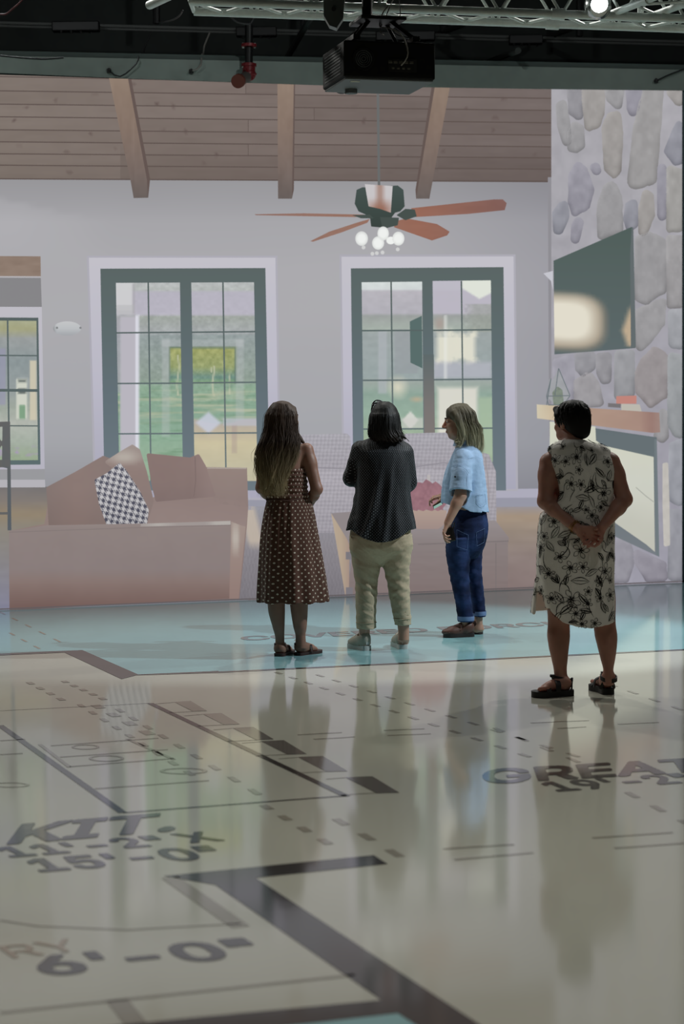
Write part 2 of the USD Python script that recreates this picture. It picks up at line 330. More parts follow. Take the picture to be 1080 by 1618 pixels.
# ---- plank ceiling
ceil = pic('plank_ceiling', [(-260, 100), (872, 130), (872, 288), (0, 283.5), (-260, 280)], flat((94, 82, 78)), 1, 30, label='pale brown plank ceiling in the projected picture')
RL, RR = [95, 121, 143.5, 164.5, 184.5, 205, 224, 243, 261, 282.5], [118, 137, 155.5, 174.5, 194, 213.5, 232, 249.5, 267.5, 286.5]
xs = [-260, 190, 450, 692, 872]
rng = np.random.RandomState(4)
at_row = lambda k, x: RL[k] + (RR[k] - RL[k]) * x / 872
KN = [(41, 171), (248, 165), (293, 207), (273, 167), (150, 150), (88, 160), (210, 132), (142, 212), (181, 233), (105, 240), (343, 244), (324, 256), (110, 272), (560, 166), (574, 191), (735, 171), (782, 186), (780, 204), (699, 237), (628, 245), (845, 246), (796, 156), (615, 275), (475, 257), (257, 205), (22, 190), (30, 232)]
for k in range(9):
    joints = {0: [388], 1: [388], 3: [496], 4: [392], 6: [392]}.get(k, [])
    edges = sorted(set(xs + joints))
    for a, b in zip(edges[:-1], edges[1:]):
        tone, sd = rng.uniform(-5, 5), rng.randint(1000)
        def c_plank(x, y, tone=tone, sd=sd):
            c = C((0, (123, 112, 105)), (430, (119, 107, 102)), (870, (112, 101, 98)), axis='x')(x, y)
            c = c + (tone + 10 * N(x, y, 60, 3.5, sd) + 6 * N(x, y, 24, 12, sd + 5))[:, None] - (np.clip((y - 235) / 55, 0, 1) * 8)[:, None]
            for kx, ky in KN: c = blend(c, (88, 72, 70), .7 * blob(x, y, kx, ky, 4.5, 3.2, .8))
            return c
        gap = .9
        if b > 870: b = 872
        pic('plank', [(a + (.5 if a in joints else 0), at_row(k, a) + gap), (b - (.5 if b in joints else 0), at_row(k, b) + gap), (b - (.5 if b in joints else 0), at_row(k + 1, b) - gap), (a + (.5 if a in joints else 0), at_row(k + 1, a) - gap)], c_plank, 2, 5, ceil)
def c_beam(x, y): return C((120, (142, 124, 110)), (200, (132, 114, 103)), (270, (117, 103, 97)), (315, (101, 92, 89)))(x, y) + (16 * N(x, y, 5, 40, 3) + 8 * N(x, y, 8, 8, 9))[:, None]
for face, side in [([(171, 118), (201, 118), (232, 284), (234, 312.5), (211, 313), (207, 290)], [(201, 118), (206, 118), (237, 283), (234, 312.5), (232, 284)]),
                   ([(438, 124), (464, 124), (461, 314), (439, 314)], [(464, 124), (466, 124), (464, 300), (461, 314)]),
                   ([(687, 134), (711, 134), (678, 314), (657, 314)], [(682, 134), (687, 134), (657, 314), (656, 300)])]:
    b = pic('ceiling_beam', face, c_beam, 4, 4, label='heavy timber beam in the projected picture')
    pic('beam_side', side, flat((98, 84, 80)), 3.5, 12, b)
# ---- glazed doors
def c_out1(x, y):
    c = C((440, (188, 190, 192)), (458, (178, 182, 180)), (462, (181, 178, 190)), (497, (183, 180, 192)), (500, (160, 166, 160)), (526, (166, 170, 172)), (530, (146, 156, 156)), (600, (146, 160, 150)), (612, (138, 166, 144)), (660, (136, 165, 146)), (690, (142, 172, 150)), (740, (150, 174, 150)))(x, y)
    tex = N(x, y, 5, 4, 1, 4)
    c = c + (np.where((y > 498) & (y < 640), 44, 14) * tex)[:, None] + (np.where(y < 460, 40, 0) * N(x, y, 6, 4, 8))[:, None]
    tree = rect(x, y, 267, 548, 373, 606)
    g = C((548, (158, 162, 104)), (580, (150, 160, 112)), (596, (112, 142, 132)), (606, (138, 168, 128)))(x, y) + (70 * N(x, y, 4, 4, 2, 4))[:, None] * np.array([1, .9, .8])
    c = c * (1 - tree[:, None]) + g * tree[:, None]
    edge = tree * (1 - rect(x, y, 269, 550.5, 370.5, 620)); c = blend(c, (90, 112, 105), edge * .8)
    for tx, ty0, ty1, w in [(337, 578, 627, 1.6), (363, 590, 625, 1), (281, 560, 625, 1.3), (333, 580, 590, 1)]:
        c = blend(c, (192, 194, 170), .85 * np.clip(1.3 - np.abs(x - tx - 1.5 * np.sin(y / 9)) / w, 0, 1) * ((y > ty0) & (y < ty1)))
    st = np.clip(N(x, y, 60, 4, 5) * 5 + .2, 0, 1) * np.clip((y - 612) / 10, 0, 1) * np.clip((672 - y) / 12, 0, 1)
    c = blend(c, (190, 190, 164), st * .7)
    c = blend(c, (106, 140, 112), np.clip(N(x, y, 40, 4, 11) * 4 - .1, 0, 1) * (y > 625) * .6)
    fr = np.maximum(rect(x, y, 256, 535, 268, 690), rect(x, y, 372, 535, 385, 668)) * .35 + rect(x, y, 256, 536, 385, 548) * .3
    c = blend(c, (186, 190, 192), np.clip(fr, 0, 1))
    # porch post, corner of the porch ceiling
    c = blend(c, (184, 181, 190), rect(x, y, 190, 500, 214, 760)); c = blend(c, (168, 165, 176), rect(x, y, 183, 500, 190, 620) * .6)
    c = blend(c, (216, 216, 226), rect(x, y, 214, 498, 219.5, 760)); c = blend(c, (206, 206, 208), .9 * rect(x, y, 180, 440, 209, 490)); c = blend(c, (188, 188, 190), rect(x, y, 183, 490 - 8, 211, 497) * .8)
    c = blend(c, (165, 163, 168), rect(x, y, 209, 448, 213, 496) * .6)
    # reflected orange sofa and pillow
    s = np.clip((y - 664 - 4 * np.sin(x / 17)) / 3, 0, 1) * np.clip((x - 304) / 3, 0, 1)
    sofa = C((660, (178, 165, 160)), (684, (196, 180, 158)), (700, (206, 192, 160)), (740, (196, 186, 160)))(x, y) + (14 * N(x, y, 20, 12, 4))[:, None]
    c = c * (1 - .9 * s[:, None]) + .9 * sofa * s[:, None]
    c = blend(c, (186, 188, 200), rect(x, y, 352, 661, 410, 673) * .7); c = blend(c, (160, 140, 140), rect(x, y, 366, 672, 374, 716) * .35)
    pil = np.clip(1 - (np.abs(x - 329) / 24 + np.abs(y - 668) / 20), 0, .3) / .3; c = blend(c, (196, 200, 214), pil * .9)
    return c
def c_out2(x, y):
    c = C((440, (214, 221, 219)), (457, (208, 214, 214)), (460, (182, 179, 186)), (495, (178, 176, 184)), (499, (156, 160, 158)), (520, (166, 176, 168)), (526, (156, 164, 164)), (596, (152, 164, 164)), (604, (158, 168, 162)), (622, (142, 164, 152)), (655, (148, 172, 156)), (690, (158, 176, 152)))(x, y)
    c = c + (18 * N(x, y, 9, 6, 21, 4))[:, None]
    c = blend(c, (176, 180, 186), rect(x, y, 597, 522, 611, 622) * .6); c = blend(c, (150, 150, 158), rect(x, y, 623, 520, 660, 590) * .35)
    c = blend(c, (224, 218, 196), blob(x, y, 628, 612, 20, 22, .9) * .8); c = blend(c, (196, 170, 140), blob(x, y, 658, 631, 14, 6, .9) * .7)
    tri = np.clip(1 - (np.abs(x - 648) / 14 + np.abs(y - 664) / 16), 0, .2) / .2; c = blend(c, (214, 214, 208), tri * .9); c = blend(c, (204, 202, 198), rect(x, y, 634, 660, 668, 677) * .6)
    # right leaf
    r = x > 680
    c = blend(c, (186, 182, 194), (r & (y < 495)) * .9)
    c = blend(c, (222, 226, 216), np.clip((472 - .55 * np.abs(x - 757) - y) / 3 + (x - 728) * .02, 0, 1) * np.clip((x - 728) / 3, 0, 1) * r)
    br = r & (y >= 480) & (y < 524)
    c = c + (br * 60 * N(x, y, 4, 4, 31, 4) * np.clip((x - 725) / 10, 0, 1))[:, None]
    c = blend(c, (150, 155, 148), br * np.clip((x - 730) / 20, 0, 1) * .6)
    c = blend(c, (170, 152, 144), blob(x, y, 694, 512, 12, 16, .8) * .7)
    c = blend(c, (224, 222, 206), np.clip(rect(x, y, 690, 524, 750, 574, 9) + 2.2 * N(x, y, 10, 10, 77) * (np.abs(y - 549) > 16), 0, 1) * rect(x, y, 684, 518, 758, 582, 4) * r * .95)
    c = blend(c, (222, 218, 208), np.clip(rect(x, y, 691, 612, 754, 690, 8), 0, 1) * r * .9)
    c = blend(c, (186, 184, 198), rect(x, y, 684, 572, 776, 598, 8) * r * .6); c = blend(c, (166, 186, 160), rect(x, y, 756, 628, 778, 720, 6) * r * .8)
    c = blend(c, (232, 234, 230), rect(x, y, 701, 498, 706, 600) * .5)
    return c
def door(name, label, trim, frame, leaves, c_out, mull):
    d = pic(name, trim, C((400, (196, 194, 202)), (600, (186, 183, 198)), (780, (168, 166, 184)))  if False else (lambda x, y: C((400, (194, 192, 200)), (600, (186, 184, 198)), (780, (166, 165, 182)))(x, y)), 2, 24, label=label)
    tp = sg.Polygon(trim); pic('trim_edge', tp.difference(tp.buffer(-3.2)), flat((172, 170, 180)), 2.5, 6, d)
    f = pic('door_frame', frame, C((420, (90, 101, 100)), (520, (93, 106, 108)), (620, (98, 111, 118)), (780, (108, 120, 128))), 3, 16, d, 'dark green-grey door frame')
    for pane in leaves: pic('glass_pane', pane[0], c_out, 4, 2.2, d, 'window glass with garden and porch behind it')
    for pane in leaves:
        for a, b in pane[1]: line('muntin', [a, b], 2.4, C((440, (82, 94, 92)), (700, (100, 113, 116))), 5, d)
    for m in mull: pic('mullion', m, lambda x, y: C((560, (94, 105, 106)), (640, (120, 116, 114)), (700, (126, 120, 116)))(x, y), 5, 10, d)
    return d
door('glazed_door', 'white-trimmed glazed door behind the sofa, leftmost of the two', [(137, 404), (438, 404), (444, 790), (149, 790)], [(158.5, 424.5), (419, 423.5), (426, 775), (165, 775)],
     [([(183, 447), (284, 446.5), (289, 760), (188.5, 760)], [((234, 446), (238.5, 760)), ((183, 526), (286, 525)), ((185, 606), (287, 605.5)), ((187, 685.5), (288, 685))]),
      ([(302, 446.5), (401, 446), (406.5, 760), (307.5, 760)], [((352, 446), (357, 760)), ((302, 525), (403, 524)), ((304, 605), (405, 604)), ((306, 684.5), (407, 684))])], c_out1, [])
door('glazed_door', 'white-trimmed glazed door below the ceiling fan, rightmost of the two', [(536, 402.5), (814, 402), (818, 776), (541, 776)], [(554, 424), (795, 422), (799, 775), (558, 775)],
     [([(571, 446), (666.5, 445), (669, 730), (574.5, 730)], [((617.5, 445), (621, 730)), ((571, 522.5), (668, 522)), ((573, 601), (668, 600.5)), ((574, 678), (669, 677.5))]),
      ([(683, 444), (775, 443), (778, 730), (686.5, 730)], [((728.5, 444), (732, 730)), ((683, 522), (777, 521)), ((685, 600), (777, 599)), ((686, 677), (778, 676.5))])], c_out2,
     [[(668, 560), (685, 560), (687, 700), (670, 700)]])
pic('reflected_screen', [(647, 508), (666, 499), (667, 582), (648, 573)], flat((88, 108, 106)), 4.5, 20, label='dark screen mirrored in the door glass')
# ---- opening on the left with its window, stool and wall lamp
op = pic('side_window', [(-260, 484), (66, 485), (70.5, 741), (-260, 744)], C((480, (190, 188, 196)), (740, (180, 178, 190))), 2, 20, label='white-trimmed window at the left edge of the projected picture')
pic('wood_lintel', [(-260, 403), (64, 405), (64.5, 436.5), (-260, 435)], lambda x, y: np.array((140., 122, 110)) + (22 * N(x, y, 30, 3, 6) + 10 * N(x, y, 8, 8, 2))[:, None], 3, 4, label='wood lintel over the side window')
pic('lintel_edge', [(-260, 435), (64.5, 436.5), (64.5, 439), (-260, 437.5)], flat((178, 175, 178)), 3, 30)
pic('shaded_wall', [(-260, 438), (64.5, 439), (66, 485), (-260, 484)], flat((134, 133, 136)), 3, 30)
pic('window_frame', [(-260, 500), (60.5, 502), (64, 734), (-260, 737)], C((500, (86, 98, 98)), (735, (92, 108, 110))), 3, 20, op)
def c_out3(x, y):
    c = C((505, (166, 168, 140)), (520, (164, 164, 130)), (535, (154, 158, 158)), (570, (140, 150, 152)), (615, (150, 158, 158)), (645, (158, 166, 156)), (668, (176, 180, 172)), (700, (162, 172, 160)), (727, (150, 166, 140)))(x, y) + (22 * N(x, y, 7, 6, 3, 4))[:, None]
    c = blend(c, (206, 198, 176), rect(x, y, 47, 570, 58, 664) * .9); c = blend(c, (205, 208, 196), rect(x, y, 26, 598, 43, 662)); c = blend(c, (128, 160, 132), rect(x, y, 30, 640, 40, 662)); c = blend(c, (96, 104, 102), np.maximum(rect(x, y, 29, 600, 41, 604), rect(x, y, 29, 614, 41, 622)))
    c = blend(c, (150, 150, 172), rect(x, y, -20, 550, 9, 640) * .7)
    return blend(c, (168, 150, 186), np.clip(N(x, y, 9, 4, 7) * 6, 0, 1) * np.clip((y - 702) / 8, 0, 1) * np.clip((722 - y) / 4, 0, 1))
pic('glass_pane', [(-260, 505), (57.5, 507), (60, 727), (-260, 729)], c_out3, 4, 2.4, op)
for a, b, w in [((12, 505), (14.5, 728), 2.6), ((-260, 560), (59, 562), 2), ((-260, 615), (60, 617), 4.5), ((-260, 671), (60, 673), 2)]: line('muntin', [a, b], w, flat((88, 100, 100)), 5, op)
pic('low_wall', [(-260, 744), (70.5, 741), (71, 758), (-260, 758)], flat((152, 152, 156)), 2, 20)
pic('picture_baseboard', [(-260, 758), (71, 758), (71.5, 770), (-260, 771)], flat((180, 178, 184)), 2, 30)
def c_wood_l(x, y): return C((770, (118, 114, 114)), (792, (130, 122, 116)), (812, (146, 132, 112)), (836, (138, 132, 122)), (970, (128, 128, 150)))(x, y) + (12 * N(x, y, 30, 3, 12))[:, None]
pic('picture_floor', [(-260, 771), (80, 769), (80, 832), (16, 840), (16, 966), (-260, 978)], c_wood_l, 1, 6, label='wood floor at the left of the projected picture')
st = pic('bar_stool', smooth_outline([(4, 668), (16, 668), (18, 838), (12, 838), (11.5, 740), (3, 738)], 0), C((668, (96, 98, 98)), (838, (88, 94, 100))), 6, 8, label='grey bar stool at the left edge of the projected picture')
for p, w in [([(-60, 672), (16, 670)], 8), ([(-10, 684), (14, 716)], 4), ([(-8, 716), (14, 684)], 4), ([(-60, 735), (15, 732)], 12), ([(-60, 812), (14, 811)], 4)]: line('stool_bar', p, w, flat((98, 98, 98)), 6, st)
lp = pic('wall_lamp', affinity.translate(affinity.scale(sg.Point(0, 0).buffer(1, 24), 22, 11.2), 106, 519), lambda x, y: C((508, (196, 197, 199)), (519, (186, 189, 192)), (531, (160, 163, 168)))(x, y) + (-40 * np.clip((89 - x) / 5, 0, 1))[:, None], 4, 3, label='small white oval lamp on the projected wall')
for x in (90, 127): pic('lamp_screw', sg.Point(x, 518).buffer(1.8), flat((130, 132, 134)), 5, 3, lp)
# ---- base of the wall at the right, floor, rug
pic('picture_baseboard', [(390, 775), (872, 772), (872, 786), (390, 790)], flat((172, 170, 186)), 2, 40)
pic('picture_baseboard', [(390, 790), (872, 786), (872, 800), (390, 806)], flat((150, 150, 164)), 2, 40)
def c_wood_r(x, y): return C((798, (150, 146, 152)), (815, (164, 146, 128)), (840, (150, 136, 124)), (880, (140, 126, 122)), (935, (132, 116, 114)))(x, y) + (16 * N(x, y, 40, 4, 14))[:, None]
pic('picture_floor', [(392, 806), (872, 800), (872, 935), (392, 950)], c_wood_r, 1, 6, label='wood floor at the right of the projected picture')
def c_rug(x, y):
    c = C((800, (146, 146, 154)), (860, (138, 134, 140)), (948, (120, 116, 122)))(x, y) + (8 * np.sin(x * 1.1 + 2 * np.sin(y / 4)) * .5 + 10 * N(x, y, 4, 4, 9))[:, None]
    return blend(c, (196, 182, 166), np.clip((1 - np.abs((x - 398) - .25 * (y - 835)) / 16) * 2, 0, 1) * np.clip((870 - y) / 15, 0, 1) * .8)
pic('rug', [(380, 800), (560, 800), (570, 942), (378, 948)], c_rug, 2, 2.5, label='ribbed grey rug of the projected picture')
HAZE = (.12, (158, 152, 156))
# ---- checked armchairs
def c_check(x, y):
    u, v = x + .12 * (y - 760), y - .01 * x
    a = ((u % 6.0) < 2.6).astype(float) + ((v % 6.0) < 2.6)
    c = C((684, (178, 176, 184)), (740, (170, 166, 174)), (745, (182, 178, 186)), (845, (164, 160, 168)))(x, y)
    return c - (a * 11)[:, None]
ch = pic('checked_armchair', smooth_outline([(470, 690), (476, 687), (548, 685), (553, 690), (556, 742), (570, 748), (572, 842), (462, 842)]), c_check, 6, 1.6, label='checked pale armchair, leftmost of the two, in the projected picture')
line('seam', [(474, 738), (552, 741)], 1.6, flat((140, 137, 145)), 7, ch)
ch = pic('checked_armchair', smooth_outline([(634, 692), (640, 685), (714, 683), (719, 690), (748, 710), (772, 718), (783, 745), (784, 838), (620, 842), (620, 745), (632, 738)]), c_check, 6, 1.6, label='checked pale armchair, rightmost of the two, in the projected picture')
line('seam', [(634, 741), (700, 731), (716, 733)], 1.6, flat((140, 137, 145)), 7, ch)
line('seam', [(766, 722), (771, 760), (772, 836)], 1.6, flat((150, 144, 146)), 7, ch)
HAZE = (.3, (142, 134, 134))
# ---- wooden chest with flower bowl
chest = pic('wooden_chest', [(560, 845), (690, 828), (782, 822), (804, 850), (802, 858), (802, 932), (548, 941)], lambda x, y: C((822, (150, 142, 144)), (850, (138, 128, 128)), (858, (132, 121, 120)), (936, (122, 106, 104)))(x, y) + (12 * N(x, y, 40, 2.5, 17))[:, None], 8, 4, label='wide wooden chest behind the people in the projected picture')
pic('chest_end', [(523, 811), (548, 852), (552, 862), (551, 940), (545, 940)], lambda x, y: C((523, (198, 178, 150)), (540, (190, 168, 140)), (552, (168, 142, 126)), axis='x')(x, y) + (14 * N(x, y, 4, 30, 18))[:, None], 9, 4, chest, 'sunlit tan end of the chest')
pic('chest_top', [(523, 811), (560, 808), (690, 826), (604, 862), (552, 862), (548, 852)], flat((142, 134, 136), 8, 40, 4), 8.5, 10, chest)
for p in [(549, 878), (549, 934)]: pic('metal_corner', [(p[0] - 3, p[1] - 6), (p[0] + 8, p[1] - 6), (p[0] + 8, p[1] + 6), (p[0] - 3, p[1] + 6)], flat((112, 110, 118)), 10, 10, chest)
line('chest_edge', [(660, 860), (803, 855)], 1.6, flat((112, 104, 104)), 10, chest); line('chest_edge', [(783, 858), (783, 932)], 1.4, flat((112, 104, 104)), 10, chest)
pot = pic('flower_bowl', smooth_outline([(644, 806), (706, 806), (702, 828), (692, 836), (660, 836), (648, 828)]), C((806, (186, 160, 144)), (836, (164, 140, 132))), 10, 5, label='round tan bowl of red flowers in the projected picture')
th = np.linspace(0, 2 * np.pi, 40)[:-1]
fl = [(674 + (34 + 3 * math.sin(9 * a)) * math.cos(a) * (1 if math.sin(a) > -.2 else .8), 792 - 32 * max(math.sin(a), -.45) * (1 + .1 * math.sin(13 * a))) for a in th]
pic('red_flowers', fl, lambda x, y: np.array((152., 100, 112)) + (60 * N(x, y, 4, 4, 22, 4))[:, None] * np.array([1, .8, .8]), 11, 2.4, pot, 'red flowers')
for x, y0 in ((668, 764), (677, 750)): pic('candle', [(x - 2.5, y0), (x + 2.5, y0), (x + 2.5, 775), (x - 2.5, 775)], flat((200, 196, 196)), 10.5, 8, pot)
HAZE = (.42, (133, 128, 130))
# ---- sofa
def sofa_c(*st, seed=0): return lambda x, y: C(*st)(x, y) + (8 * N(x, y, 26, 26, seed) + 3 * N(x, y, 7, 7, seed + 3))[:, None]
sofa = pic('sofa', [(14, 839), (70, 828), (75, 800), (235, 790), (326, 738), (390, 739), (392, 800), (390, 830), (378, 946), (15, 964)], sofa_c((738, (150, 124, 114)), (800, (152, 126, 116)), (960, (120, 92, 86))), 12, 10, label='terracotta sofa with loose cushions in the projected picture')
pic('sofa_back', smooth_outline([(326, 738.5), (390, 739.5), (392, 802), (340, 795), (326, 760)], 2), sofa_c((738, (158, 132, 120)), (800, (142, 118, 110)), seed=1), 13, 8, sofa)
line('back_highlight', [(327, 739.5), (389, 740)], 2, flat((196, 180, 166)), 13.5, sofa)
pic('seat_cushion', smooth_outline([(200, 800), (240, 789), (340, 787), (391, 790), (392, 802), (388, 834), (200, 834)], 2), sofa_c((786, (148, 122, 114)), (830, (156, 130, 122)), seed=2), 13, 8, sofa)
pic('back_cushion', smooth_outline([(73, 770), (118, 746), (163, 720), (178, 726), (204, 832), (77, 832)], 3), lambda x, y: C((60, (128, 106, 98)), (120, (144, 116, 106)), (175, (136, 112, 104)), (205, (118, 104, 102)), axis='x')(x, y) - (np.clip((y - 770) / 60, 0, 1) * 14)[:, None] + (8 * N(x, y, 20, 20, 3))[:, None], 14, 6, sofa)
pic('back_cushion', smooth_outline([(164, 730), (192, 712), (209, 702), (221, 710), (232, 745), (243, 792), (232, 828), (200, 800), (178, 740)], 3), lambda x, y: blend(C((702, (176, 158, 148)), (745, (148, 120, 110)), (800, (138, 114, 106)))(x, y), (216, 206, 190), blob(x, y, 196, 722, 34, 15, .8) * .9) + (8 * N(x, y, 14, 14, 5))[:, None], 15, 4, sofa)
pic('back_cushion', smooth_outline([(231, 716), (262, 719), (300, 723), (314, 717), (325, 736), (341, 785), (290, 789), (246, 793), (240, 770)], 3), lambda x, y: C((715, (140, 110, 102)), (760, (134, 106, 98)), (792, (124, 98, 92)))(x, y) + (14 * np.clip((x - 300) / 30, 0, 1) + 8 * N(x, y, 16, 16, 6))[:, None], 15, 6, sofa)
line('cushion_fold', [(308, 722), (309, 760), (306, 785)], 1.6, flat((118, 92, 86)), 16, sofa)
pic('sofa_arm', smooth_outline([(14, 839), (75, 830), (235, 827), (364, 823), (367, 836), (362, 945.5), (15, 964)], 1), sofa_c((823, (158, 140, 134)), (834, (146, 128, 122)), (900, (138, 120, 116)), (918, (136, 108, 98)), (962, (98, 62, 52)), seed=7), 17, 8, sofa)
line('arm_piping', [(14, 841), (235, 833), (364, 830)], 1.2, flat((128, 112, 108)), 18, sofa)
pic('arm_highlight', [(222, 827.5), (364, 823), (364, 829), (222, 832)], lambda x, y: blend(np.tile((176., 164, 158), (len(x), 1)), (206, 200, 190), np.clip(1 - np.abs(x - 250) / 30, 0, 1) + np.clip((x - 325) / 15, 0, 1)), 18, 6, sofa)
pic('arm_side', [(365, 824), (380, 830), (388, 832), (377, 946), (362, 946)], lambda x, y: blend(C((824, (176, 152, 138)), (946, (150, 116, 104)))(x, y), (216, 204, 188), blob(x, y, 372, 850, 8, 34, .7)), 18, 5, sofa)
HAZE = None
def houndstooth(x, y):
    u, v = (x - 149) * .98 + (y - 756) * .2, (y - 756) - (x - 149) * .28
    a, b = (u / 9.5) % 1, (v / 9.5) % 1
    on = ((a < .5) & (b < .5)) | ((a < .5) & (b >= .5) & (((a - b) * 4) % 2 < 1)) | ((a >= .5) & (b < .5) & (((a - b) * 4) % 2 < 1))
    return np.where(on[:, None], (84., 84, 98), (196., 194, 196)) - (np.clip((y - 760) / 70, 0, 1) * 10)[:, None]
pic('houndstooth_pillow', smooth_outline([(149, 758), (168, 748), (189, 731), (200, 744), (222, 778), (235, 806), (232, 829), (168, 829), (156, 795)], 3), houndstooth, 16, 1.1, sofa, 'dark and white houndstooth pillow')
# ---- stone fireplace wall
def c_mortar(x, y): return np.array((166., 164, 170)) + (26 * N(x, y, 14, 16, 41, 4))[:, None] + np.clip((y - 300) / 600, 0, 1)[:, None] * np.array([-12, -12, -6.])
stone_wall = pic('stone_chimney', [(870.5, 136), (1078, 138), (1078, 922), (870.5, 932)], c_mortar, 10, 4, label='rough grey stone fireplace wall in the projected picture')
pic('stone_wall_edge', [(865, 280), (871, 280), (871, 690), (867, 690)], flat((142, 140, 146)), 9, 20)
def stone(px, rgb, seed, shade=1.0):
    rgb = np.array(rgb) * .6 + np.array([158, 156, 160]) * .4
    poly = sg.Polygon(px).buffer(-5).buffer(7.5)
    if poly.is_empty or poly.geom_type != 'Polygon': poly = sg.Polygon(px).buffer(1)
    pts = np.array(shapely.segmentize(poly.exterior, 5).coords); c = np.array(poly.centroid.coords[0])
    pts = c + (pts - c) * (1 + .14 * N(pts[:, 0], pts[:, 1], 9, 9, seed))[:, None]
    poly = sg.Polygon(pts).buffer(0)
    ring = poly.boundary; x0, y0, x1, y1 = poly.bounds
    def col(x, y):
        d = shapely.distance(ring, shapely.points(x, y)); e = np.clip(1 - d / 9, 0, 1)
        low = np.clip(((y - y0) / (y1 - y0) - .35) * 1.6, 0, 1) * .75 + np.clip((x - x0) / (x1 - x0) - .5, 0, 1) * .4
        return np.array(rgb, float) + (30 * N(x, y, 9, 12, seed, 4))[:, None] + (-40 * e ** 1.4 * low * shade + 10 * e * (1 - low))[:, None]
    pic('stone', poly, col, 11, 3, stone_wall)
G, P_, T_, B_ = (148, 147, 148), (140, 138, 152), (154, 149, 143), (132, 134, 146)
for i, (px, rgb) in enumerate([
    ([(880, 165), (892, 158), (899, 200), (900, 236), (895, 240), (882, 200)], G), ([(897, 138), (916, 138), (919, 184), (913, 189), (900, 178)], (138, 137, 143)),
    ([(898, 210), (906, 192), (920, 200), (922, 232), (910, 240), (898, 238)], G), ([(920, 138), (954, 138), (952, 180), (945, 200), (926, 206), (922, 170)], T_), ([(955, 138), (984, 138), (980, 168), (975, 172), (960, 158)], G),
    ([(990, 138), (1014, 138), (1008, 170), (999, 189), (992, 172)], P_), ([(952, 200), (962, 180), (978, 176), (982, 210), (979, 270), (970, 282), (956, 268)], T_),
    ([(1018, 138), (1046, 138), (1040, 220), (1034, 292), (1022, 290), (1000, 299), (992, 290), (1002, 200)], (152, 150, 148)), ([(1050, 142), (1078, 138), (1078, 166), (1068, 164)], T_),
    ([(1062, 210), (1078, 178), (1078, 256), (1066, 260), (1050, 240)], B_), ([(900, 275), (914, 256), (926, 268), (936, 300), (930, 326), (906, 342), (899, 320)], P_), ([(874, 336), (884, 322), (895, 318), (897, 342), (885, 371), (876, 366)], B_),
    ([(932, 262), (944, 258), (950, 280), (948, 290)], P_), ([(946, 320), (956, 292), (970, 290), (980, 310), (982, 365), (946, 378), (944, 340)], G), ([(986, 345), (990, 322), (1004, 314), (1006, 356), (992, 366)], B_),
    ([(1010, 330), (1018, 300), (1030, 308), (1032, 340), (1020, 368), (1010, 374)], T_), ([(1040, 260), (1050, 262), (1051, 364), (1040, 340)], P_), ([(1054, 262), (1078, 270), (1078, 364), (1054, 366)], (158, 156, 150)),
    ([(904, 356), (912, 342), (920, 350), (914, 376), (906, 396), (903, 384)], P_), ([(1004, 376), (1024, 368), (1050, 380), (1050, 462), (1040, 466), (1022, 480), (1004, 474)], G), ([(1054, 372), (1078, 374), (1078, 484), (1055, 486)], (150, 148, 148)),
    ([(1004, 492), (1022, 484), (1050, 470), (1048, 512), (1026, 540), (1010, 556), (1003, 540)], G), ([(1056, 492), (1078, 490), (1078, 552), (1058, 546)], (156, 160, 166)),
    ([(908, 560), (938, 556), (938, 582), (920, 594), (911, 584)], (140, 140, 146)), ([(942, 560), (964, 558), (963, 604), (952, 606), (944, 590)], (138, 137, 142)), ([(972, 556), (1000, 554), (1000, 624), (972, 630)], (146, 148, 152)),
    ([(1012, 570), (1034, 548), (1052, 560), (1052, 626), (1026, 644), (1006, 620), (1004, 590)], (146, 138, 138)), ([(908, 604), (930, 588), (944, 604), (952, 640), (908, 644)], (150, 147, 150)), ([(874, 570), (906, 560), (904, 640), (878, 640)], (154, 152, 166)),
    ([(1056, 560), (1078, 562), (1078, 690), (1064, 688), (1056, 672)], (146, 152, 154)), ([(1044, 646), (1052, 640), (1054, 690), (1046, 700), (1034, 690)], G), ([(1058, 700), (1078, 696), (1078, 800), (1058, 790)], (148, 152, 162)), ([(1058, 806), (1078, 806), (1078, 915), (1056, 916)], (138, 140, 150)),
    ([(966, 862), (984, 850), (996, 862), (1000, 890), (990, 918), (968, 920)], (142, 140, 152)), ([(1000, 868), (1050, 890), (1052, 917), (1022, 918), (1004, 890)], (134, 130, 144)), ([(874, 760), (900, 740), (940, 760), (946, 840), (874, 900)], P_), ([(905, 860), (940, 850), (962, 868), (962, 920), (905, 924)], G)]):
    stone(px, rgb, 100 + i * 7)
# ---- fireplace, mantel and what stands on it
fp = pic('fireplace', [(868, 666), (1037, 691), (1041, 880), (868, 800)], C((660, (100, 110, 114)), (760, (104, 114, 118)), (880, (118, 124, 130))), 12, 14, label='dark fireplace opening below the mantel')
def c_fire(x, y): return blend(C((690, (206, 207, 190)), (760, (203, 205, 194)), (880, (198, 196, 184)))(x, y), (176, 178, 168), np.clip((y - 770 - .3 * (x - 940)) / 40, 0, 1) * .35) + (4 * N(x, y, 20, 20, 61))[:, None]
pic('lit_panel', [(868, 666), (940, 674), (941, 696), (952, 704), (1032, 722), (1034, 872), (1020, 860), (968, 824), (868, 790)], c_fire, 13, 8, fp, 'pale sunlit panel of the fireplace')
line('panel_mark', [(1004, 770), (1020, 784), (1032, 793)], 1.4, flat((166, 168, 160)), 14, fp); pic('fire_edge', [(1033, 694), (1037, 694), (1041, 880), (1036, 876)], flat((112, 122, 126)), 14, 30, fp)
pic('bright_jamb', smooth_outline([(1046, 732), (1055, 730), (1057, 790), (1058, 862), (1048, 864), (1046, 800)]), lambda x, y: np.array((190., 186, 180)) + (22 * N(x, y, 6, 8, 63, 4))[:, None], 12, 3, stone_wall)
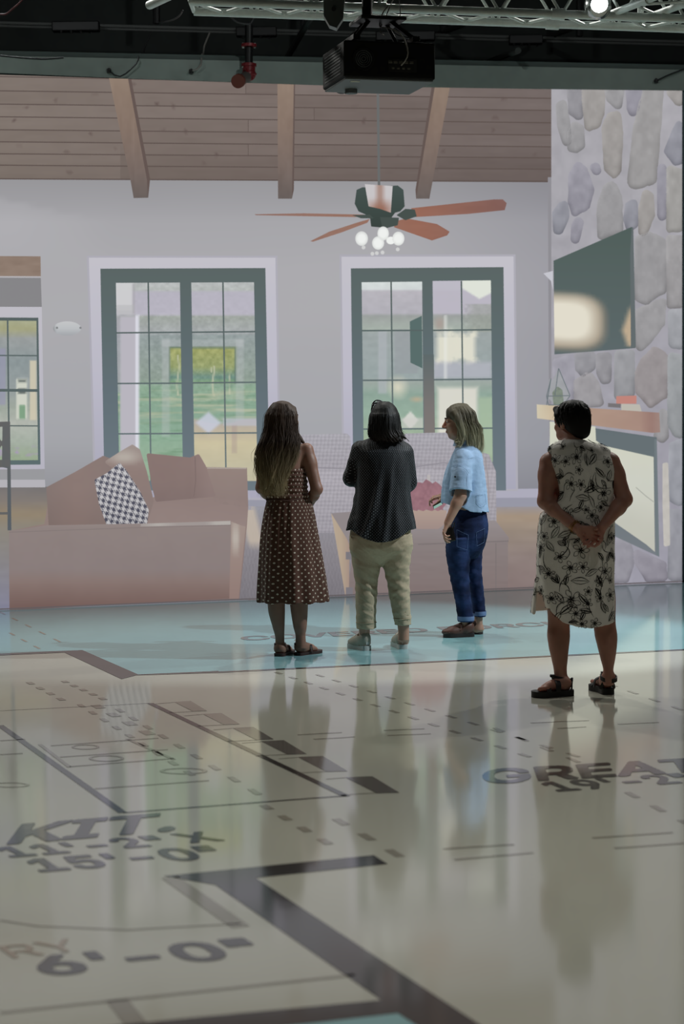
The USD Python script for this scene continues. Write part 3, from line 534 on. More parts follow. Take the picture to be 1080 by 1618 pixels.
mantel = pic('mantel_shelf', [(847.5, 639), (1041, 652), (1042.5, 683), (1030, 684), (848, 661)], lambda x, y: C((848, (206, 196, 172)), (870, (200, 184, 158)), (930, (172, 146, 130)), (1010, (166, 138, 126)), (1028, (150, 120, 112)), (1042, (156, 132, 124)), axis='x')(x, y) + (10 * N(x, y, 24, 4, 66))[:, None], 14, 5, label='pale wooden mantel shelf')
tv = pic('television', [(874, 412), (997.5, 358.5), (1003, 550), (875.5, 560)], lambda x, y: blend(blend(blend(C((358, (80, 94, 90)), (560, (92, 104, 106)))(x, y), (172, 150, 126), np.clip((1 - (np.abs((x - 892) / 72) ** 3 + np.abs((y - 508 - .05 * (x - 892)) / 50) ** 3) ** (1 / 3)) / .25, 0, 1) * .75), (229, 224, 208), np.maximum(np.clip((1 - (np.abs((x - 892) / 64) ** 3 + np.abs((y - 506 - .05 * (x - 892)) / 46) ** 3) ** (1 / 3)) / .45, 0, 1), 0) * .95), (188, 168, 142), np.clip((x - 978 - .35 * np.abs(y - 522)) / 9, 0, 1) * np.clip((549 - y) / 3, 0, 1) * np.clip((y - 478) / 12, 0, 1)), 13, 4, label='dark wall television with a pale window reflection')
pic('tv_side', [(997.5, 358.5), (1000, 360), (1004, 548), (1003, 550), (996, 550.5), (995, 400)], flat((98, 106, 108)), 14, 20, tv); pic('tv_bracket', [(858, 432), (873, 428), (873, 458), (870, 444)], flat((196, 196, 204)), 13, 10)
te = pic('terrarium', [(876, 640), (863, 626), (868, 598), (872, 602), (882, 582), (900, 625), (890, 640)], lambda x, y: np.array((158., 160, 164)) + (20 * N(x, y, 8, 8, 71))[:, None], 15, 4, label='small glass terrarium with a plant on the mantel')
pic('terrarium_plant', smooth_outline([(874, 640), (872, 620), (880, 610), (888, 616), (890, 634), (886, 641)]), lambda x, y: np.array((126., 136, 124)) + (40 * N(x, y, 3, 3, 72))[:, None], 15.5, 2.5, te)
for a, b in [((863, 626), (900, 625)), ((863, 626), (870, 598)), ((870, 598), (863, 640)), ((882, 582), (876, 626)), ((882, 582), (900, 625)), ((863, 626), (866, 640)), ((900, 625), (890, 640)), ((866, 640), (890, 640))]: line('terrarium_bar', [a, b], 1.3, flat((104, 114, 118)), 16, te)
for px, c in [([(973, 626), (1005, 625), (1005, 638), (973, 638)], (190, 132, 122)), ([(981, 638), (1010, 639), (1013, 650), (981, 648)], (186, 182, 172)), ([(960, 637), (980.5, 638), (980, 644.5), (960, 643)], (118, 114, 116))]: pic('mantel_book', px, flat(c), 15, 10, mantel)
# ---- ceiling fan
fan = pic('ceiling_fan', smooth_outline([(563, 300), (572, 296), (628, 293), (637, 300), (639, 326), (632, 334), (624, 336), (612, 352), (608, 360), (586, 358), (584, 342), (566, 334), (560, 322)], 1), C((290, (70, 82, 80)), (330, (62, 74, 70)), (360, (56, 66, 62))), 13, 6, label='dark ceiling fan with wooden blades and a cluster of lit bulbs')
line('fan_rod', [(596.5, 130), (598.5, 296)], 4, flat((104, 106, 106)), 12, fan)
cb = lambda x, y: C((400, (140, 108, 98)), (560, (148, 112, 98)), (660, (150, 104, 88)), (800, (128, 94, 88)), axis='x')(x, y) + (14 * N(x, y, 30, 3, 81))[:, None]
for px in [[(402, 338.5), (480, 337), (574, 339), (584, 342), (560, 343), (480, 341.5), (404, 340)], [(490, 381), (520, 366), (566, 351), (584, 346), (580, 352), (540, 367), (494, 382)], [(649, 329), (780, 315), (794, 315), (800, 321), (797, 332), (740, 338), (655, 343)], [(626, 349), (642, 345), (690, 354), (710, 366), (706, 372), (682, 380), (622, 359)]]:
    pic('fan_blade', px, cb, 14, 5, fan, 'reddish wooden fan blade')
pic('fan_blade_underside', [(576, 291), (620, 294), (617, 336), (600, 330), (582, 326)], lambda x, y: blend(blend(np.tile((198., 194, 196), (len(x), 1)), (158, 126, 114), np.clip(1 - np.abs(x - 600) / 9, 0, 1)), (150, 108, 92), np.clip((y - 312) / 16, 0, 1) * np.clip(1.2 - np.abs(x - 600) / 22, 0, 1)), 15, 4, fan, 'pale shining blade seen end on')
for px in [[(626, 340), (640, 330), (655, 331), (658, 342), (640, 348)], [(556, 340), (584, 339), (590, 345), (570, 345)], [(600, 343), (630, 344), (628, 356), (604, 362)]]: pic('fan_arm', px, flat((70, 80, 76)), 15, 8, fan)
for x, y, rx, ry in [(571, 377, 10, 11.5), (605, 369, 9, 11), (597, 384, 9.5, 10.5), (629, 377, 9.5, 11), (617, 380, 7, 6)]:
    pic('fan_bulb', affinity.translate(affinity.scale(sg.Point(0, 0).buffer(1, 20), rx, ry, origin=(0, 0)), x, y), lambda X, Y, x=x, y=y: np.array((238., 240, 238)) - (np.clip(np.hypot((X - x) / 10, (Y - y) / 11) - .6, 0, 1) * 60)[:, None], 16, 2.5, fan, 'lit round bulb')
for x, y in [(574, 391), (588, 401), (595, 400), (604, 399), (628, 394)]: pic('fan_crystal', sg.Point(x, y).buffer(3), flat((206, 206, 206)), 15, 3, fan)
line('picture_base_shadow', [(-260, 973), (0, 962.5), (1078, 918.5)], 2, flat((96, 90, 92)), 20, g=40, label='dark line where the projected picture meets the floor')

# ================================================================ figures: smooth solid modelling on a grid
class Field:
    def __init__(self, lo, hi, h):
        self.lo, self.h = np.array(lo, float), h
        self.n = np.ceil((np.array(hi) - self.lo) / h).astype(int) + 1
        self.f = np.full(self.n, 1.0, np.float32)
    def part(self, lo, hi, pad):
        a = np.clip(np.floor((np.array(lo) - pad - self.lo) / self.h).astype(int), 0, self.n - 1)
        b = np.clip(np.ceil((np.array(hi) + pad - self.lo) / self.h).astype(int) + 1, 1, self.n)
        if (b <= a).any(): return None
        g = [(self.lo[k] + self.h * np.arange(a[k], b[k])).astype(np.float32) for k in range(3)]
        return (slice(a[0], b[0]), slice(a[1], b[1]), slice(a[2], b[2])), g[0][:, None, None], g[1][None, :, None], g[2][None, None, :]
    def put(self, s, d, k, sub=False):
        f = self.f[s]
        if sub:
            d = -d; hh = np.maximum(k - np.abs(f - d), 0) / max(k, 1e-9); self.f[s] = np.maximum(f, d) + hh * hh * k * .25
        else:
            hh = np.maximum(k - np.abs(f - d), 0) / max(k, 1e-9); self.f[s] = np.minimum(f, d) - hh * hh * k * .25
    def bone(self, a, b, ra, rb, k=.015, flat=None, sub=False):
        """A tapered limb from a to b; flat=(axis, factor) thins it along an axis."""
        a, b = np.array(a, np.float32), np.array(b, np.float32)
        r = self.part(np.minimum(a - ra, b - rb), np.maximum(a + ra, b + rb), k + 3 * self.h)
        if r is None: return
        s, x, y, z = r; ab = b - a; L2 = float(ab @ ab) + 1e-12
        px, py, pz = x - a[0], y - a[1], z - a[2]
        t = np.clip((px * ab[0] + py * ab[1] + pz * ab[2]) / L2, 0, 1)
        dx, dy, dz = px - t * ab[0], py - t * ab[1], pz - t * ab[2]
        q = dx * dx + dy * dy + dz * dz
        if flat is not None:
            n, m = np.array(flat[0], np.float32), flat[1]; n = n / np.linalg.norm(n)
            c = dx * n[0] + dy * n[1] + dz * n[2]; q = q + c * c * (1 / m ** 2 - 1)
        self.put(s, np.sqrt(q) - (ra + t * (rb - ra)), k, sub)
    def chain(self, pts, rad, k=.015, **kw):
        rad = np.broadcast_to(rad, (len(pts),))
        for i in range(len(pts) - 1): self.bone(pts[i], pts[i + 1], rad[i], rad[i + 1], k, **kw)
    def ball(self, c, r, R=None, k=.015, sub=False):
        c, r = np.array(c, np.float32), np.broadcast_to(np.array(r, np.float32), (3,)); m = r.max()
        q = self.part(c - m, c + m, k + 3 * self.h)
        if q is None: return
        s, x, y, z = q; p = [x - c[0], y - c[1], z - c[2]]
        if R is not None: p = [sum(p[j] * R[i][j] for j in range(3)) for i in range(3)]
        k0 = np.sqrt(sum((p[i] / r[i]) ** 2 for i in range(3))); k1 = np.sqrt(sum((p[i] / r[i] ** 2) ** 2 for i in range(3)))
        self.put(s, k0 * (k0 - 1) / np.maximum(k1, 1e-6), k, sub)
    def loft(self, rows, k=.015, inset=0.0, fold=None, z0=None, z1=None, power=2.0, sub=False, cut=None, only=None, rot=None):
        """Stacked ellipses: rows of (z, cx, cy, rx, ry). fold(angle, z) scales the radius; cut(x, y, z) > 0 is removed."""
        r = np.array(sorted(map(tuple, rows))); zz = r[:, 0]
        a, b = (zz[0] if z0 is None else z0), (zz[-1] if z1 is None else z1)
        ext = (r[:, 3:5] - inset).max() * 1.15
        q = self.part([r[:, 1].min() - ext, r[:, 2].min() - ext, a], [r[:, 1].max() + ext, r[:, 2].max() + ext, b], k + 3 * self.h)
        if q is None: return
        s, x, y, z = q; zc = np.clip(z[0, 0], zz[0], zz[-1])
        cx, cy, rx, ry = (PchipInterpolator(zz, r[:, i])(zc).astype(np.float32)[None, None, :] for i in range(1, 5))
        rx, ry = np.maximum(rx - inset, .004), np.maximum(ry - inset, .004)
        X, Y = x - cx, y - cy
        if rot is not None:
            ca, sa = math.cos(rot), math.sin(rot); X, Y = ca * X + sa * Y, -sa * X + ca * Y
        if fold is not None:
            m = fold(np.arctan2(Y / ry, X / rx), z); rx, ry = rx * m, ry * m
        if power == 2: k0 = np.sqrt((X / rx) ** 2 + (Y / ry) ** 2)
        else: k0 = (np.abs(X / rx) ** power + np.abs(Y / ry) ** power) ** (1 / power)
        k1 = np.sqrt((X / rx ** 2) ** 2 + (Y / ry ** 2) ** 2) + 1e-6
        d = np.where(k0 > .3, k0 * (k0 - 1) / k1, -.7 * np.minimum(rx, ry))
        d = np.maximum(np.maximum(d, a - z), z - b)
        if cut is not None: d = np.maximum(d, cut(x, y, z))
        self.put(s, d.astype(np.float32), k, sub)
    def cutaway(self, fn): 
        s, x, y, z = self.part(self.lo, self.lo + self.h * self.n, 0); self.f = np.maximum(self.f, fn(x, y, z)).astype(np.float32)
    def displace(self, fn):
        near = np.argwhere(np.abs(self.f) < 6 * self.h)
        p = self.lo + near * self.h
        self.f[tuple(near.T)] += fn(p).astype(np.float32)
    def mesh(self, smooth=2):
        """Surface nets: one vertex per crossed cell, quads across crossed edges."""
        f = self.f.copy(); f[[0, -1]] = 1; f[:, [0, -1]] = 1; f[:, :, [0, -1]] = 1
        neg = f < 0
        c = np.zeros(np.array(f.shape) - 1, np.int8)
        for i, j, k in np.ndindex(2, 2, 2): c += neg[i:f.shape[0] - 1 + i, j:f.shape[1] - 1 + j, k:f.shape[2] - 1 + k]
        cells = np.argwhere((c > 0) & (c < 8)); idx = np.full(c.shape, -1, np.int32); idx[tuple(cells.T)] = np.arange(len(cells))
        acc, cnt = np.zeros((len(cells), 3)), np.zeros(len(cells))
        corner = lambda o: f[cells[:, 0] + o[0], cells[:, 1] + o[1], cells[:, 2] + o[2]]
        for ax in range(3):
            for u, v in np.ndindex(2, 2):
                o = [0, 0, 0]; o[(ax + 1) % 3], o[(ax + 2) % 3] = u, v; o2 = list(o); o2[ax] = 1
                A, B = corner(o), corner(o2); m = (A < 0) != (B < 0); t = np.where(m, A / np.where(m, A - B, 1), 0)
                p = np.tile(np.array(o, float), (len(cells), 1)); p[:, ax] = t
                acc += p * m[:, None]; cnt += m
        v = self.lo + self.h * (cells + acc / cnt[:, None])
        F = []
        for ax in range(3):
            sl = [slice(None)] * 3; sh = [slice(None)] * 3; sl[ax] = slice(0, -1); sh[ax] = slice(1, None)
            e = np.argwhere(neg[tuple(sl)] != neg[tuple(sh)]); e = e[(e[:, (ax + 1) % 3] > 0) & (e[:, (ax + 2) % 3] > 0)]
            flip = ~neg[tuple(e.T)]
            d1, d2 = np.zeros(3, int), np.zeros(3, int); d1[(ax + 1) % 3] = 1; d2[(ax + 2) % 3] = 1
            q = np.stack([idx[tuple(w.T)] for w in (e - d1 - d2, e - d2, e, e - d1)], 1)
            q[flip] = q[flip][:, ::-1]; F.append(q)
        q = np.vstack(F); q = q[(q >= 0).all(1)]
        m = trimesh.Trimesh(v, np.vstack([q[:, [0, 1, 2]], q[:, [0, 2, 3]]]), process=False)
        comp = trimesh.graph.connected_component_labels(m.face_adjacency, len(m.faces)) if len(m.faces) else []
        if len(comp):
            big = np.bincount(comp); keep = big[comp] >= (big.max() * self.keep if hasattr(self, 'keep') else 60); m.update_faces(keep); m.remove_unreferenced_vertices()
        e = m.edges_unique; nV = len(m.vertices)
        A = sparse.coo_matrix((np.ones(len(e) * 2), (np.r_[e[:, 0], e[:, 1]], np.r_[e[:, 1], e[:, 0]])), (nV, nV)).tocsr()
        deg = np.maximum(np.asarray(A.sum(1)).ravel(), 1)[:, None]; v0 = np.array(m.vertices); v = v0.copy()
        for _ in range(smooth * 2):
            for w in (.5, -.52): v = v + w * (A @ v / deg - v)
        far = np.linalg.norm(v - v0, axis=1) > self.h; v[far] = v0[far]
        m.vertices = v
        return m
unit = lambda v: np.asarray(v, float) / np.linalg.norm(v)

def frame(fwd, tilt=0.0):
    """Right, forward, up of a head looking along fwd."""
    f = unit(fwd); r = unit(np.cross(f, [0, 0, 1])); u = np.cross(r, f)
    c, s = math.cos(tilt), math.sin(tilt)
    return np.array([c * r + s * u, f, -s * r + c * u])
def head(F, c, R, s=1.0):
    """Skull, face, nose, brow, lips, chin and ears around the centre c (half the head's height)."""
    at = lambda x, y, z: np.asarray(c) + s * (x * R[0] + y * R[1] + z * R[2])
    F.ball(at(0, -.014, .030), s * np.array([.074, .092, .084]), R, .01)
    F.ball(at(0, .030, -.030), s * np.array([.060, .062, .080]), R, .03)
    F.ball(at(0, .052, -.092), s * np.array([.028, .026, .020]), R, .025)
    for e in (-1, 1):
        F.ball(at(e * .046, .030, -.066), s * np.array([.020, .036, .026]), R, .03)
        F.ball(at(e * .034, .070, -.018), s * np.array([.022, .016, .018]), R, .02)
        F.ball(at(e * .031, .094, .012), s * np.array([.016, .012, .010]), R, .012, sub=True)
        F.ball(at(e * .031, .077, .011), s * np.array([.013, .013, .012]), R, .004)
        F.bone(at(e * .012, .088, .028), at(e * .042, .078, .027), s * .008, s * .006, .012)
        F.ball(at(e * .075, -.008, -.008), s * np.array([.009, .020, .031]), R, .008)
        F.ball(at(e * .082, -.002, -.004), s * np.array([.006, .009, .016]), R, .006, sub=True)
    F.bone(at(0, .088, .018), at(0, .110, -.022), s * .008, s * .012, .012)
    for e in (-1, 1): F.ball(at(e * .011, .099, -.027), s * np.array([.009, .011, .008]), R, .008)
    F.bone(at(-.018, .082, -.052), at(.018, .082, -.052), s * .007, s * .007, .008)
    F.bone(at(-.014, .084, -.063), at(.014, .084, -.063), s * .008, s * .008, .008)
    return at
def hand(F, wrist, dirn, palm, side, curl=.5, spread=.12, s=1.0, thumb=.6, curls=None):
    """A hand: wrist point, direction of the fingers, direction the palm faces, side (+1 thumb towards dirn x palm)."""
    d = unit(dirn); p = np.asarray(palm, float); p = unit(p - d * (p @ d)); t = np.cross(d, p) * side
    w = np.asarray(wrist, float); K = []
    for i, (o, kl) in enumerate([(.031, .088), (.010, .092), (-.011, .088), (-.030, .080)]):
        k_ = w + s * (t * o + d * kl * .95 - p * .004); K.append(k_)
        F.bone(w + s * (t * o * .45 + d * .012), k_, s * .0135, s * .0105, .012)
    tips = []
    for i, (ln, sp) in enumerate([(.072, 1), (.080, .3), (.074, -.4), (.058, -1.1)]):
        q = K[i]; dd = unit(d + t * sp * spread); a = 0.0; cu = curl if curls is None else curls[i]
        for j, (fr, r0, r1) in enumerate([(.45, .0098, .0088), (.31, .0088, .0080), (.24, .0080, .0066)]):
            a += cu * (.9 if j == 0 else 1.0)
            n = q + s * ln * fr * (dd * math.cos(a) + p * math.sin(a)); F.bone(q, n, s * r0, s * r1, .003); q = n
        tips.append(q)
    b = w + s * (t * .022 + d * .022 + p * .008); m1 = b + s * .046 * unit(t * .75 + d * .65 + p * .45 * thumb)
    m2 = m1 + s * .034 * unit(d * .85 + t * .25 + p * .5 * thumb); m3 = m2 + s * .026 * unit(d * .9 - t * .05 + p * .5 * thumb)
    F.bone(w + s * d * .005, b, s * .016, s * .015, .012); F.bone(b, m1, s * .015, s * .0115, .008); F.bone(m1, m2, s * .0112, s * .0098, .003); F.bone(m2, m3, s * .0098, s * .0075, .003)
    return tips
def foot(F, heel, toe, ankle, s=1.0, lift=.022):
    """A bare foot standing on a sole lift thick: heel and toe ends on the floor, ankle joint above."""
    h, t = np.array([heel[0], heel[1], lift]), np.array([toe[0], toe[1], lift]); d = unit(t - h); L = np.linalg.norm(t - h); n = np.array([-d[1], d[0], 0])
    up = np.array([0, 0, 1.0])
    F.ball(h + d * .032 + up * .030, [.032, .034, .032], np.array([n, d, up]), .02)
    F.bone(h + d * .04 + up * .034, h + d * L * .70 + n * .012 + up * .016, .031, .018, .02); F.bone(h + d * .04 + up * .03, h + d * L * .68 - n * .024 + up * .014, .028, .015, .02)
    F.bone(np.asarray(ankle), h + d * L * .62 + up * .022, .030, .02, .025); F.bone(np.asarray(ankle), h + d * .035 + up * .03, .031, .028, .02)
    for i in range(5):
        o = .030 - .0145 * i; e = L * (.955 - .012 * i * i * .9); r = .0125 if i == 0 else .0088
        F.bone(h + d * L * .70 + n * o * .9 + up * .014, h + d * (e - r) + n * o + up * r, r + .002, r, .008)
def ribbon(pts, nrm, w, t=.003):
    """A flat strap along pts: width w across, thickness t along nrm."""
    p = np.asarray(pts, float); tg = np.gradient(p, axis=0); tg /= np.linalg.norm(tg, axis=1, keepdims=True) + 1e-12
    n = np.broadcast_to(np.asarray(nrm, float), p.shape); b = np.cross(tg, n); b /= np.linalg.norm(b, axis=1, keepdims=True) + 1e-12; n = np.cross(b, tg)
    ring = np.stack([p + b * w / 2 + n * t / 2, p + b * w / 2 - n * t / 2, p - b * w / 2 - n * t / 2, p - b * w / 2 + n * t / 2], 1)
    v = ring.reshape(-1, 3); f = []
    for k in range(len(p) - 1):
        for j in range(4):
            a, b_, c, e = k * 4 + j, k * 4 + (j + 1) % 4, (k + 1) * 4 + (j + 1) % 4, (k + 1) * 4 + j; f += [[a, b_, c], [a, c, e]]
    f += [[0, 2, 1], [0, 3, 2]]; q = (len(p) - 1) * 4; f += [[q, q + 1, q + 2], [q, q + 2, q + 3]]
    m = trimesh.Trimesh(v, f, process=False); m.fix_normals(); return m
def sole_outline(heel, toe, w=.098, side=1):
    """Footprint outline (metres) from heel to toe; side is +1 when the big toe is on the left of the heel-to-toe line."""
    L = np.linalg.norm(np.subtract(toe, heel)); d = unit(np.subtract(toe, heel)); n = np.array([-d[1], d[0]])
    P = [(0, 0), (.02, .24), (.10, .33), (.3, .31), (.5, .36), (.72, .50), (.88, .46), (.97, .28), (1.0, .06), (.985, -.16), (.90, -.38), (.74, -.50), (.52, -.42), (.3, -.34), (.10, -.33), (.02, -.22)]
    q = np.array(P + P[:1]); s = np.linspace(0, 1, len(q)); q = CubicSpline(s, q, bc_type='periodic')(np.linspace(0, 1, 65)[:-1])
    return sg.Polygon([np.asarray(heel) + d * L * a + n * side * w * b for a, b in q]).buffer(.002)
def extrude(poly, z0, z1):
    m = trimesh.creation.extrude_polygon(poly, z1 - z0, engine='earcut'); m.apply_translation([0, 0, z0]); return m
class Fig:
    """Places rows and joints given as photograph pixels at the figure's own distance."""
    def __init__(self, feet_px, yoff=0.0):
        self.y = float(on_floor(*map(float, feet_px))[1]) + yoff
    def p(self, px, py, dy=0.0): return on_depth(float(px), float(py), self.y + dy)
    def rows(self, rows):
        out = []
        for py, xl, xr, yc, ry in rows:
            a, b = self.p(xl, py, yc), self.p(xr, py, yc); out.append(((a[2] + b[2]) / 2, (a[0] + b[0]) / 2, self.y + yc, (b[0] - a[0]) / 2, ry))
        return out
    def z(self, px, py, dy=0.0): return float(self.p(px, py, dy)[2])
def skin(name, srgb, rough=.5): return mat(name, {'g': ('geometry', {}), 't': ('noise_texture', dict(scale=18, detail=3)), 'r': ('rgb_ramp', {'ramp': [(.3, tuple(lin(srgb) * .9)), (.7, tuple(lin(srgb) * 1.06))]}), 'p': ('principled_bsdf', dict(roughness=rough, subsurface_weight=.15, subsurface_scale=.01, specular_ior_level=.4))},
    [('g.position', 't.vector'), ('t.fac', 'r.fac'), ('r.color', 'p.base_color')])
def hairmat(name, root, tip, z0, z1):
    """Hair: root to tip colour along the height, streaked."""
    return mat(name, {'g': ('geometry', {}), 'm': ('mapping', {'scale': (60., 60., 5.)}), 't': ('noise_texture', dict(scale=1.0, detail=3)), 's': ('separate_xyz', {}), 'mr': ('map_range', dict(from_min=z0, from_max=z1, to_min=0., to_max=1., clamp=True)), 'ad': ('math', dict(math_type='add')), 'sc': ('math', dict(math_type='multiply_add', value2=.7, value3=-.35)),
        'r': ('rgb_ramp', {'ramp': [(.1, tuple(lin(tip))), (.9, tuple(lin(root)))]}), 'b': ('bump', dict(strength=.5, distance=.004)), 'p': ('principled_bsdf', dict(roughness=.55, specular_ior_level=.22))},
        [('g.position', 'm.vector'), ('m.vector', 't.vector'), ('g.position', 's.vector'), ('s.z', 'mr.value'), ('t.fac', 'sc.value1'), ('mr.result', 'ad.value1'), ('sc.value', 'ad.value2'), ('ad.value', 'r.fac'), ('r.color', 'p.base_color'), ('t.fac', 'b.height'), ('b.normal', 'p.normal')])
def dotted(name, base, dot, pitch, rad, rough=.8, bump=.15, stagger=True):
    """Cloth with a lattice of printed dots in the mesh's own st coordinates (metres)."""
    n = {'a': ('attribute', {'attribute': 'st'}), 's': ('separate_xyz', {}), 'g': ('geometry', {}), 'nz': ('noise_texture', dict(scale=120., detail=2)), 'b': ('bump', dict(strength=bump, distance=.004)), 'mx': ('mix_color', dict(a=tuple(lin(base)), b=tuple(lin(dot)))), 'p': ('principled_bsdf', dict(roughness=rough, specular_ior_level=.25, sheen_weight=.1))}
    l = [('a.vector', 's.vector'), ('g.position', 'nz.vector'), ('nz.fac', 'b.height'), ('b.normal', 'p.normal'), ('mx.result', 'p.base_color')]
    for q, off in (('u', 0.0), ('w', .5)):
        for ax in 'xy':
            n[q + ax + '1'] = ('math', dict(math_type='multiply_add', value2=1 / pitch, value3=off + 100)); n[q + ax + '2'] = ('math', dict(math_type='fraction')); n[q + ax + '3'] = ('math', dict(math_type='subtract', value2=.5)); n[q + ax + '4'] = ('math', dict(math_type='multiply'))
            l += [('s.' + ax, q + ax + '1.value1'), (q + ax + '1.value', q + ax + '2.value1'), (q + ax + '2.value', q + ax + '3.value1'), (q + ax + '3.value', q + ax + '4.value1'), (q + ax + '3.value', q + ax + '4.value2')]
        n[q + 's'] = ('math', dict(math_type='add')); n[q + 'l'] = ('math', dict(math_type='less_than', value2=(rad / pitch) ** 2))
        l += [(q + 'x4.value', q + 's.value1'), (q + 'y4.value', q + 's.value2'), (q + 's.value', q + 'l.value1')]
    n['m'] = ('math', dict(math_type='maximum')); l += [('ul.value', 'm.value1'), ('wl.value', 'm.value2'), ('m.value', 'mx.fac')]
    return mat(name, n, l)
def wrap_uv(m, cx, cy, r):
    v = np.array(m.vertices); return np.c_[(np.arctan2(v[:, 0] - cx, -(v[:, 1] - cy))) * r, v[:, 2]]
def wrinkle(amp, sx, sy, sz, seed=0, octaves=2):
    return lambda p: amp * 2 * (fbm(p / np.array([sx, sy, sz]), octaves, seed) - .5)
def locks(F, rng, starts, path, n, r=(.009, .004), jitter=.01, k=.006, wave=.0, freq=3.0):
    """Locks of hair: path(start, t) gives a point; a tapering chain with its own wave is laid along it. They join the hair already in F softly."""
    G = Field(F.lo, F.lo + F.h * (F.n - 1), F.h); G.f = np.full(F.n, 1.0, np.float32)
    for s in starts:
        ph, ph2 = rng.uniform(0, 6.3, 2); j = rng.normal(0, jitter, 3); t = np.linspace(0, 1, n)
        P = np.array([path(s, u) for u in t]) + j * t[:, None] * [1, 1, .3]
        P[:, 0] += wave * t * np.sin(freq * 6.28 * t + ph); P[:, 1] += wave * .6 * t * np.sin(freq * 6.28 * t + ph2)
        G.chain(P, np.interp(t, [0, .15, .7, 1], [r[0] * .6, r[0], r[0] * .8, r[1]]), .0008)
    hh = np.maximum(k - np.abs(F.f - G.f), 0) / k; F.f = (np.minimum(F.f, G.f) - hh * hh * k * .25).astype(np.float32)
def strands(parent, rng, starts, path, n, mat_, width=.0016, jitter=.004, wave=.0, freq=3.0, lift=.003):
    """Fine single hairs as curves over the modelled locks."""
    pts, cnt = [], []
    t = np.linspace(0, 1, n)
    for s in starts:
        ph, ph2 = rng.uniform(0, 6.3, 2); j = rng.normal(0, jitter, 3); Q = np.array([path(s, u) for u in t]); c = Q.mean(0)
        Q = Q + j * (.35 + t[:, None] * .65) * [1, 1, .3]; Q[:, 0] += wave * t * np.sin(freq * 6.28 * t + ph); Q[:, 1] += wave * .6 * t * np.sin(freq * 6.28 * t + ph2) - lift
        pts.append(Q); cnt.append(n)
    b = UsdGeom.BasisCurves.Define(stage, path_for('strands', parent)); b.CreateTypeAttr('linear'); b.CreateCurveVertexCountsAttr(cnt)
    P_ = np.vstack(pts) - loc_of(parent); b.CreatePointsAttr(Vt.Vec3fArray.FromNumpy(P_.astype(np.float32)))
    w = np.tile(np.interp(t, [0, .2, .8, 1], [.8, 1, .9, .25]) * width, len(cnt)); b.CreateWidthsAttr(Vt.FloatArray.FromNumpy(w.astype(np.float32))); b.SetWidthsInterpolation('vertex')
    UsdShade.MaterialBindingAPI.Apply(b.GetPrim()).Bind(mat_); tag(b.GetPrim(), kind='stuff')
def face_marks(person, at, R, s, iris=(70, 50, 35), brow=(40, 30, 24), lip=(150, 80, 75)):
    ball = lambda c, r: trimesh.Trimesh(np.array(trimesh.creation.icosphere(2, 1).vertices) * r @ R + c, trimesh.creation.icosphere(2, 1).faces)
    nm = str(person.GetPath()).split('/')[-1]
    white, ir, br, lp = plain(nm + '_eye_white', (200, 195, 188), .3), plain(nm + '_iris', iris, .3), plain(nm + '_brow', brow, .8), plain(nm + '_lips', lip, .5)
    for e in (-1, 1):
        w = obj('eye', ball(at(e * .031, .0835, .0115), np.array([.0095, .0085, .0055]) * s), white, person)
        obj('iris', ball(at(e * .031, .0905, .0115), np.array([.0042, .0025, .0042]) * s), ir, w)
        obj('eyebrow', tube([at(e * .013, .0945, .033), at(e * .03, .090, .037), at(e * .047, .079, .032)], np.array([.003, .0035, .002]) * s, 6), br, person)
    obj('lips', [tube([at(-.021, .083, -.0555), at(0, .0925, -.0535), at(.021, .083, -.0555)], np.array([.002, .004, .002]) * s, 6), tube([at(-.019, .083, -.0585), at(0, .0935, -.061), at(.019, .083, -.0585)], np.array([.002, .0046, .002]) * s, 6)], lp, person, smooth=True)

# ================================================================ the four people
M_skin1, M_skin2, M_skin4 = skin('fair_skin', (138, 102, 86)), skin('fair_skin_rosy', (178, 138, 118)), skin('tanned_skin', (178, 130, 114))
M_blacksole = plain('black_rubber', (26, 25, 25), .6, bump=.1, scale=90)

# ---------------------------------------------------------------- woman in the floral dress, hands clasped behind her back
A = Fig((870, 1099)); P = A.p
w4 = thing('person', 'person with short black hair in a sleeveless cream floral dress, hands clasped behind the back', 'person', (P(908, 1099)[0], A.y, 0))
F = Field([P(835, 640)[0], A.y - .42, 0], [P(1005, 640)[0], A.y + .36, P(900, 630)[2] + .02], .0042)
torso = [(698, 886, 921, .02, .065), (706, 876, 940, .01, .085), (716, 862, 968, .01, .10), (726, 858, 972, .0, .115), (745, 869, 971, .0, .125), (770, 872, 969, .0, .135), (800, 858, 969, .0, .145), (840, 852, 968, .0, .16), (880, 852, 968, .0, .16), (905, 856, 966, .0, .15)]
F.loft(A.rows(torso), .02, .014)
F.bone(P(905, 712, .0), P(903, 690, .03), .060, .054, .03)
R4 = frame((-.62, .77, -.12)); hc4 = P(901, 668, .065)
at4 = head(F, hc4, R4, .98)
sl, el, wl = P(867, 731, -.005), P(861, 792, -.06), P(912, 836, -.205)
sr, er, wr = P(964, 731, -.005), P(986, 789, -.06), P(951, 833, -.215)
for sh, eb, wr_ in ((sl, el, wl), (sr, er, wr)):
    F.bone(sh, sh + (eb - sh) * .35, .054, .052, .03); F.bone(sh + (eb - sh) * .3, eb, .052, .041, .02); F.bone(eb, eb + (wr_ - eb) * .3, .042, .041, .02); F.bone(eb + (wr_ - eb) * .28, wr_, .041, .026, .02)
hand(F, wl, (1, -.10, -.28), (-.1, -1, -.15), 1, s=.95, curls=[.55, .6, .62, .65], thumb=.5)
hand(F, wr, (-.72, .12, -.62), (-.25, -.9, .1), -1, s=.92, curls=[.35, .4, .5, .6], thumb=.7)
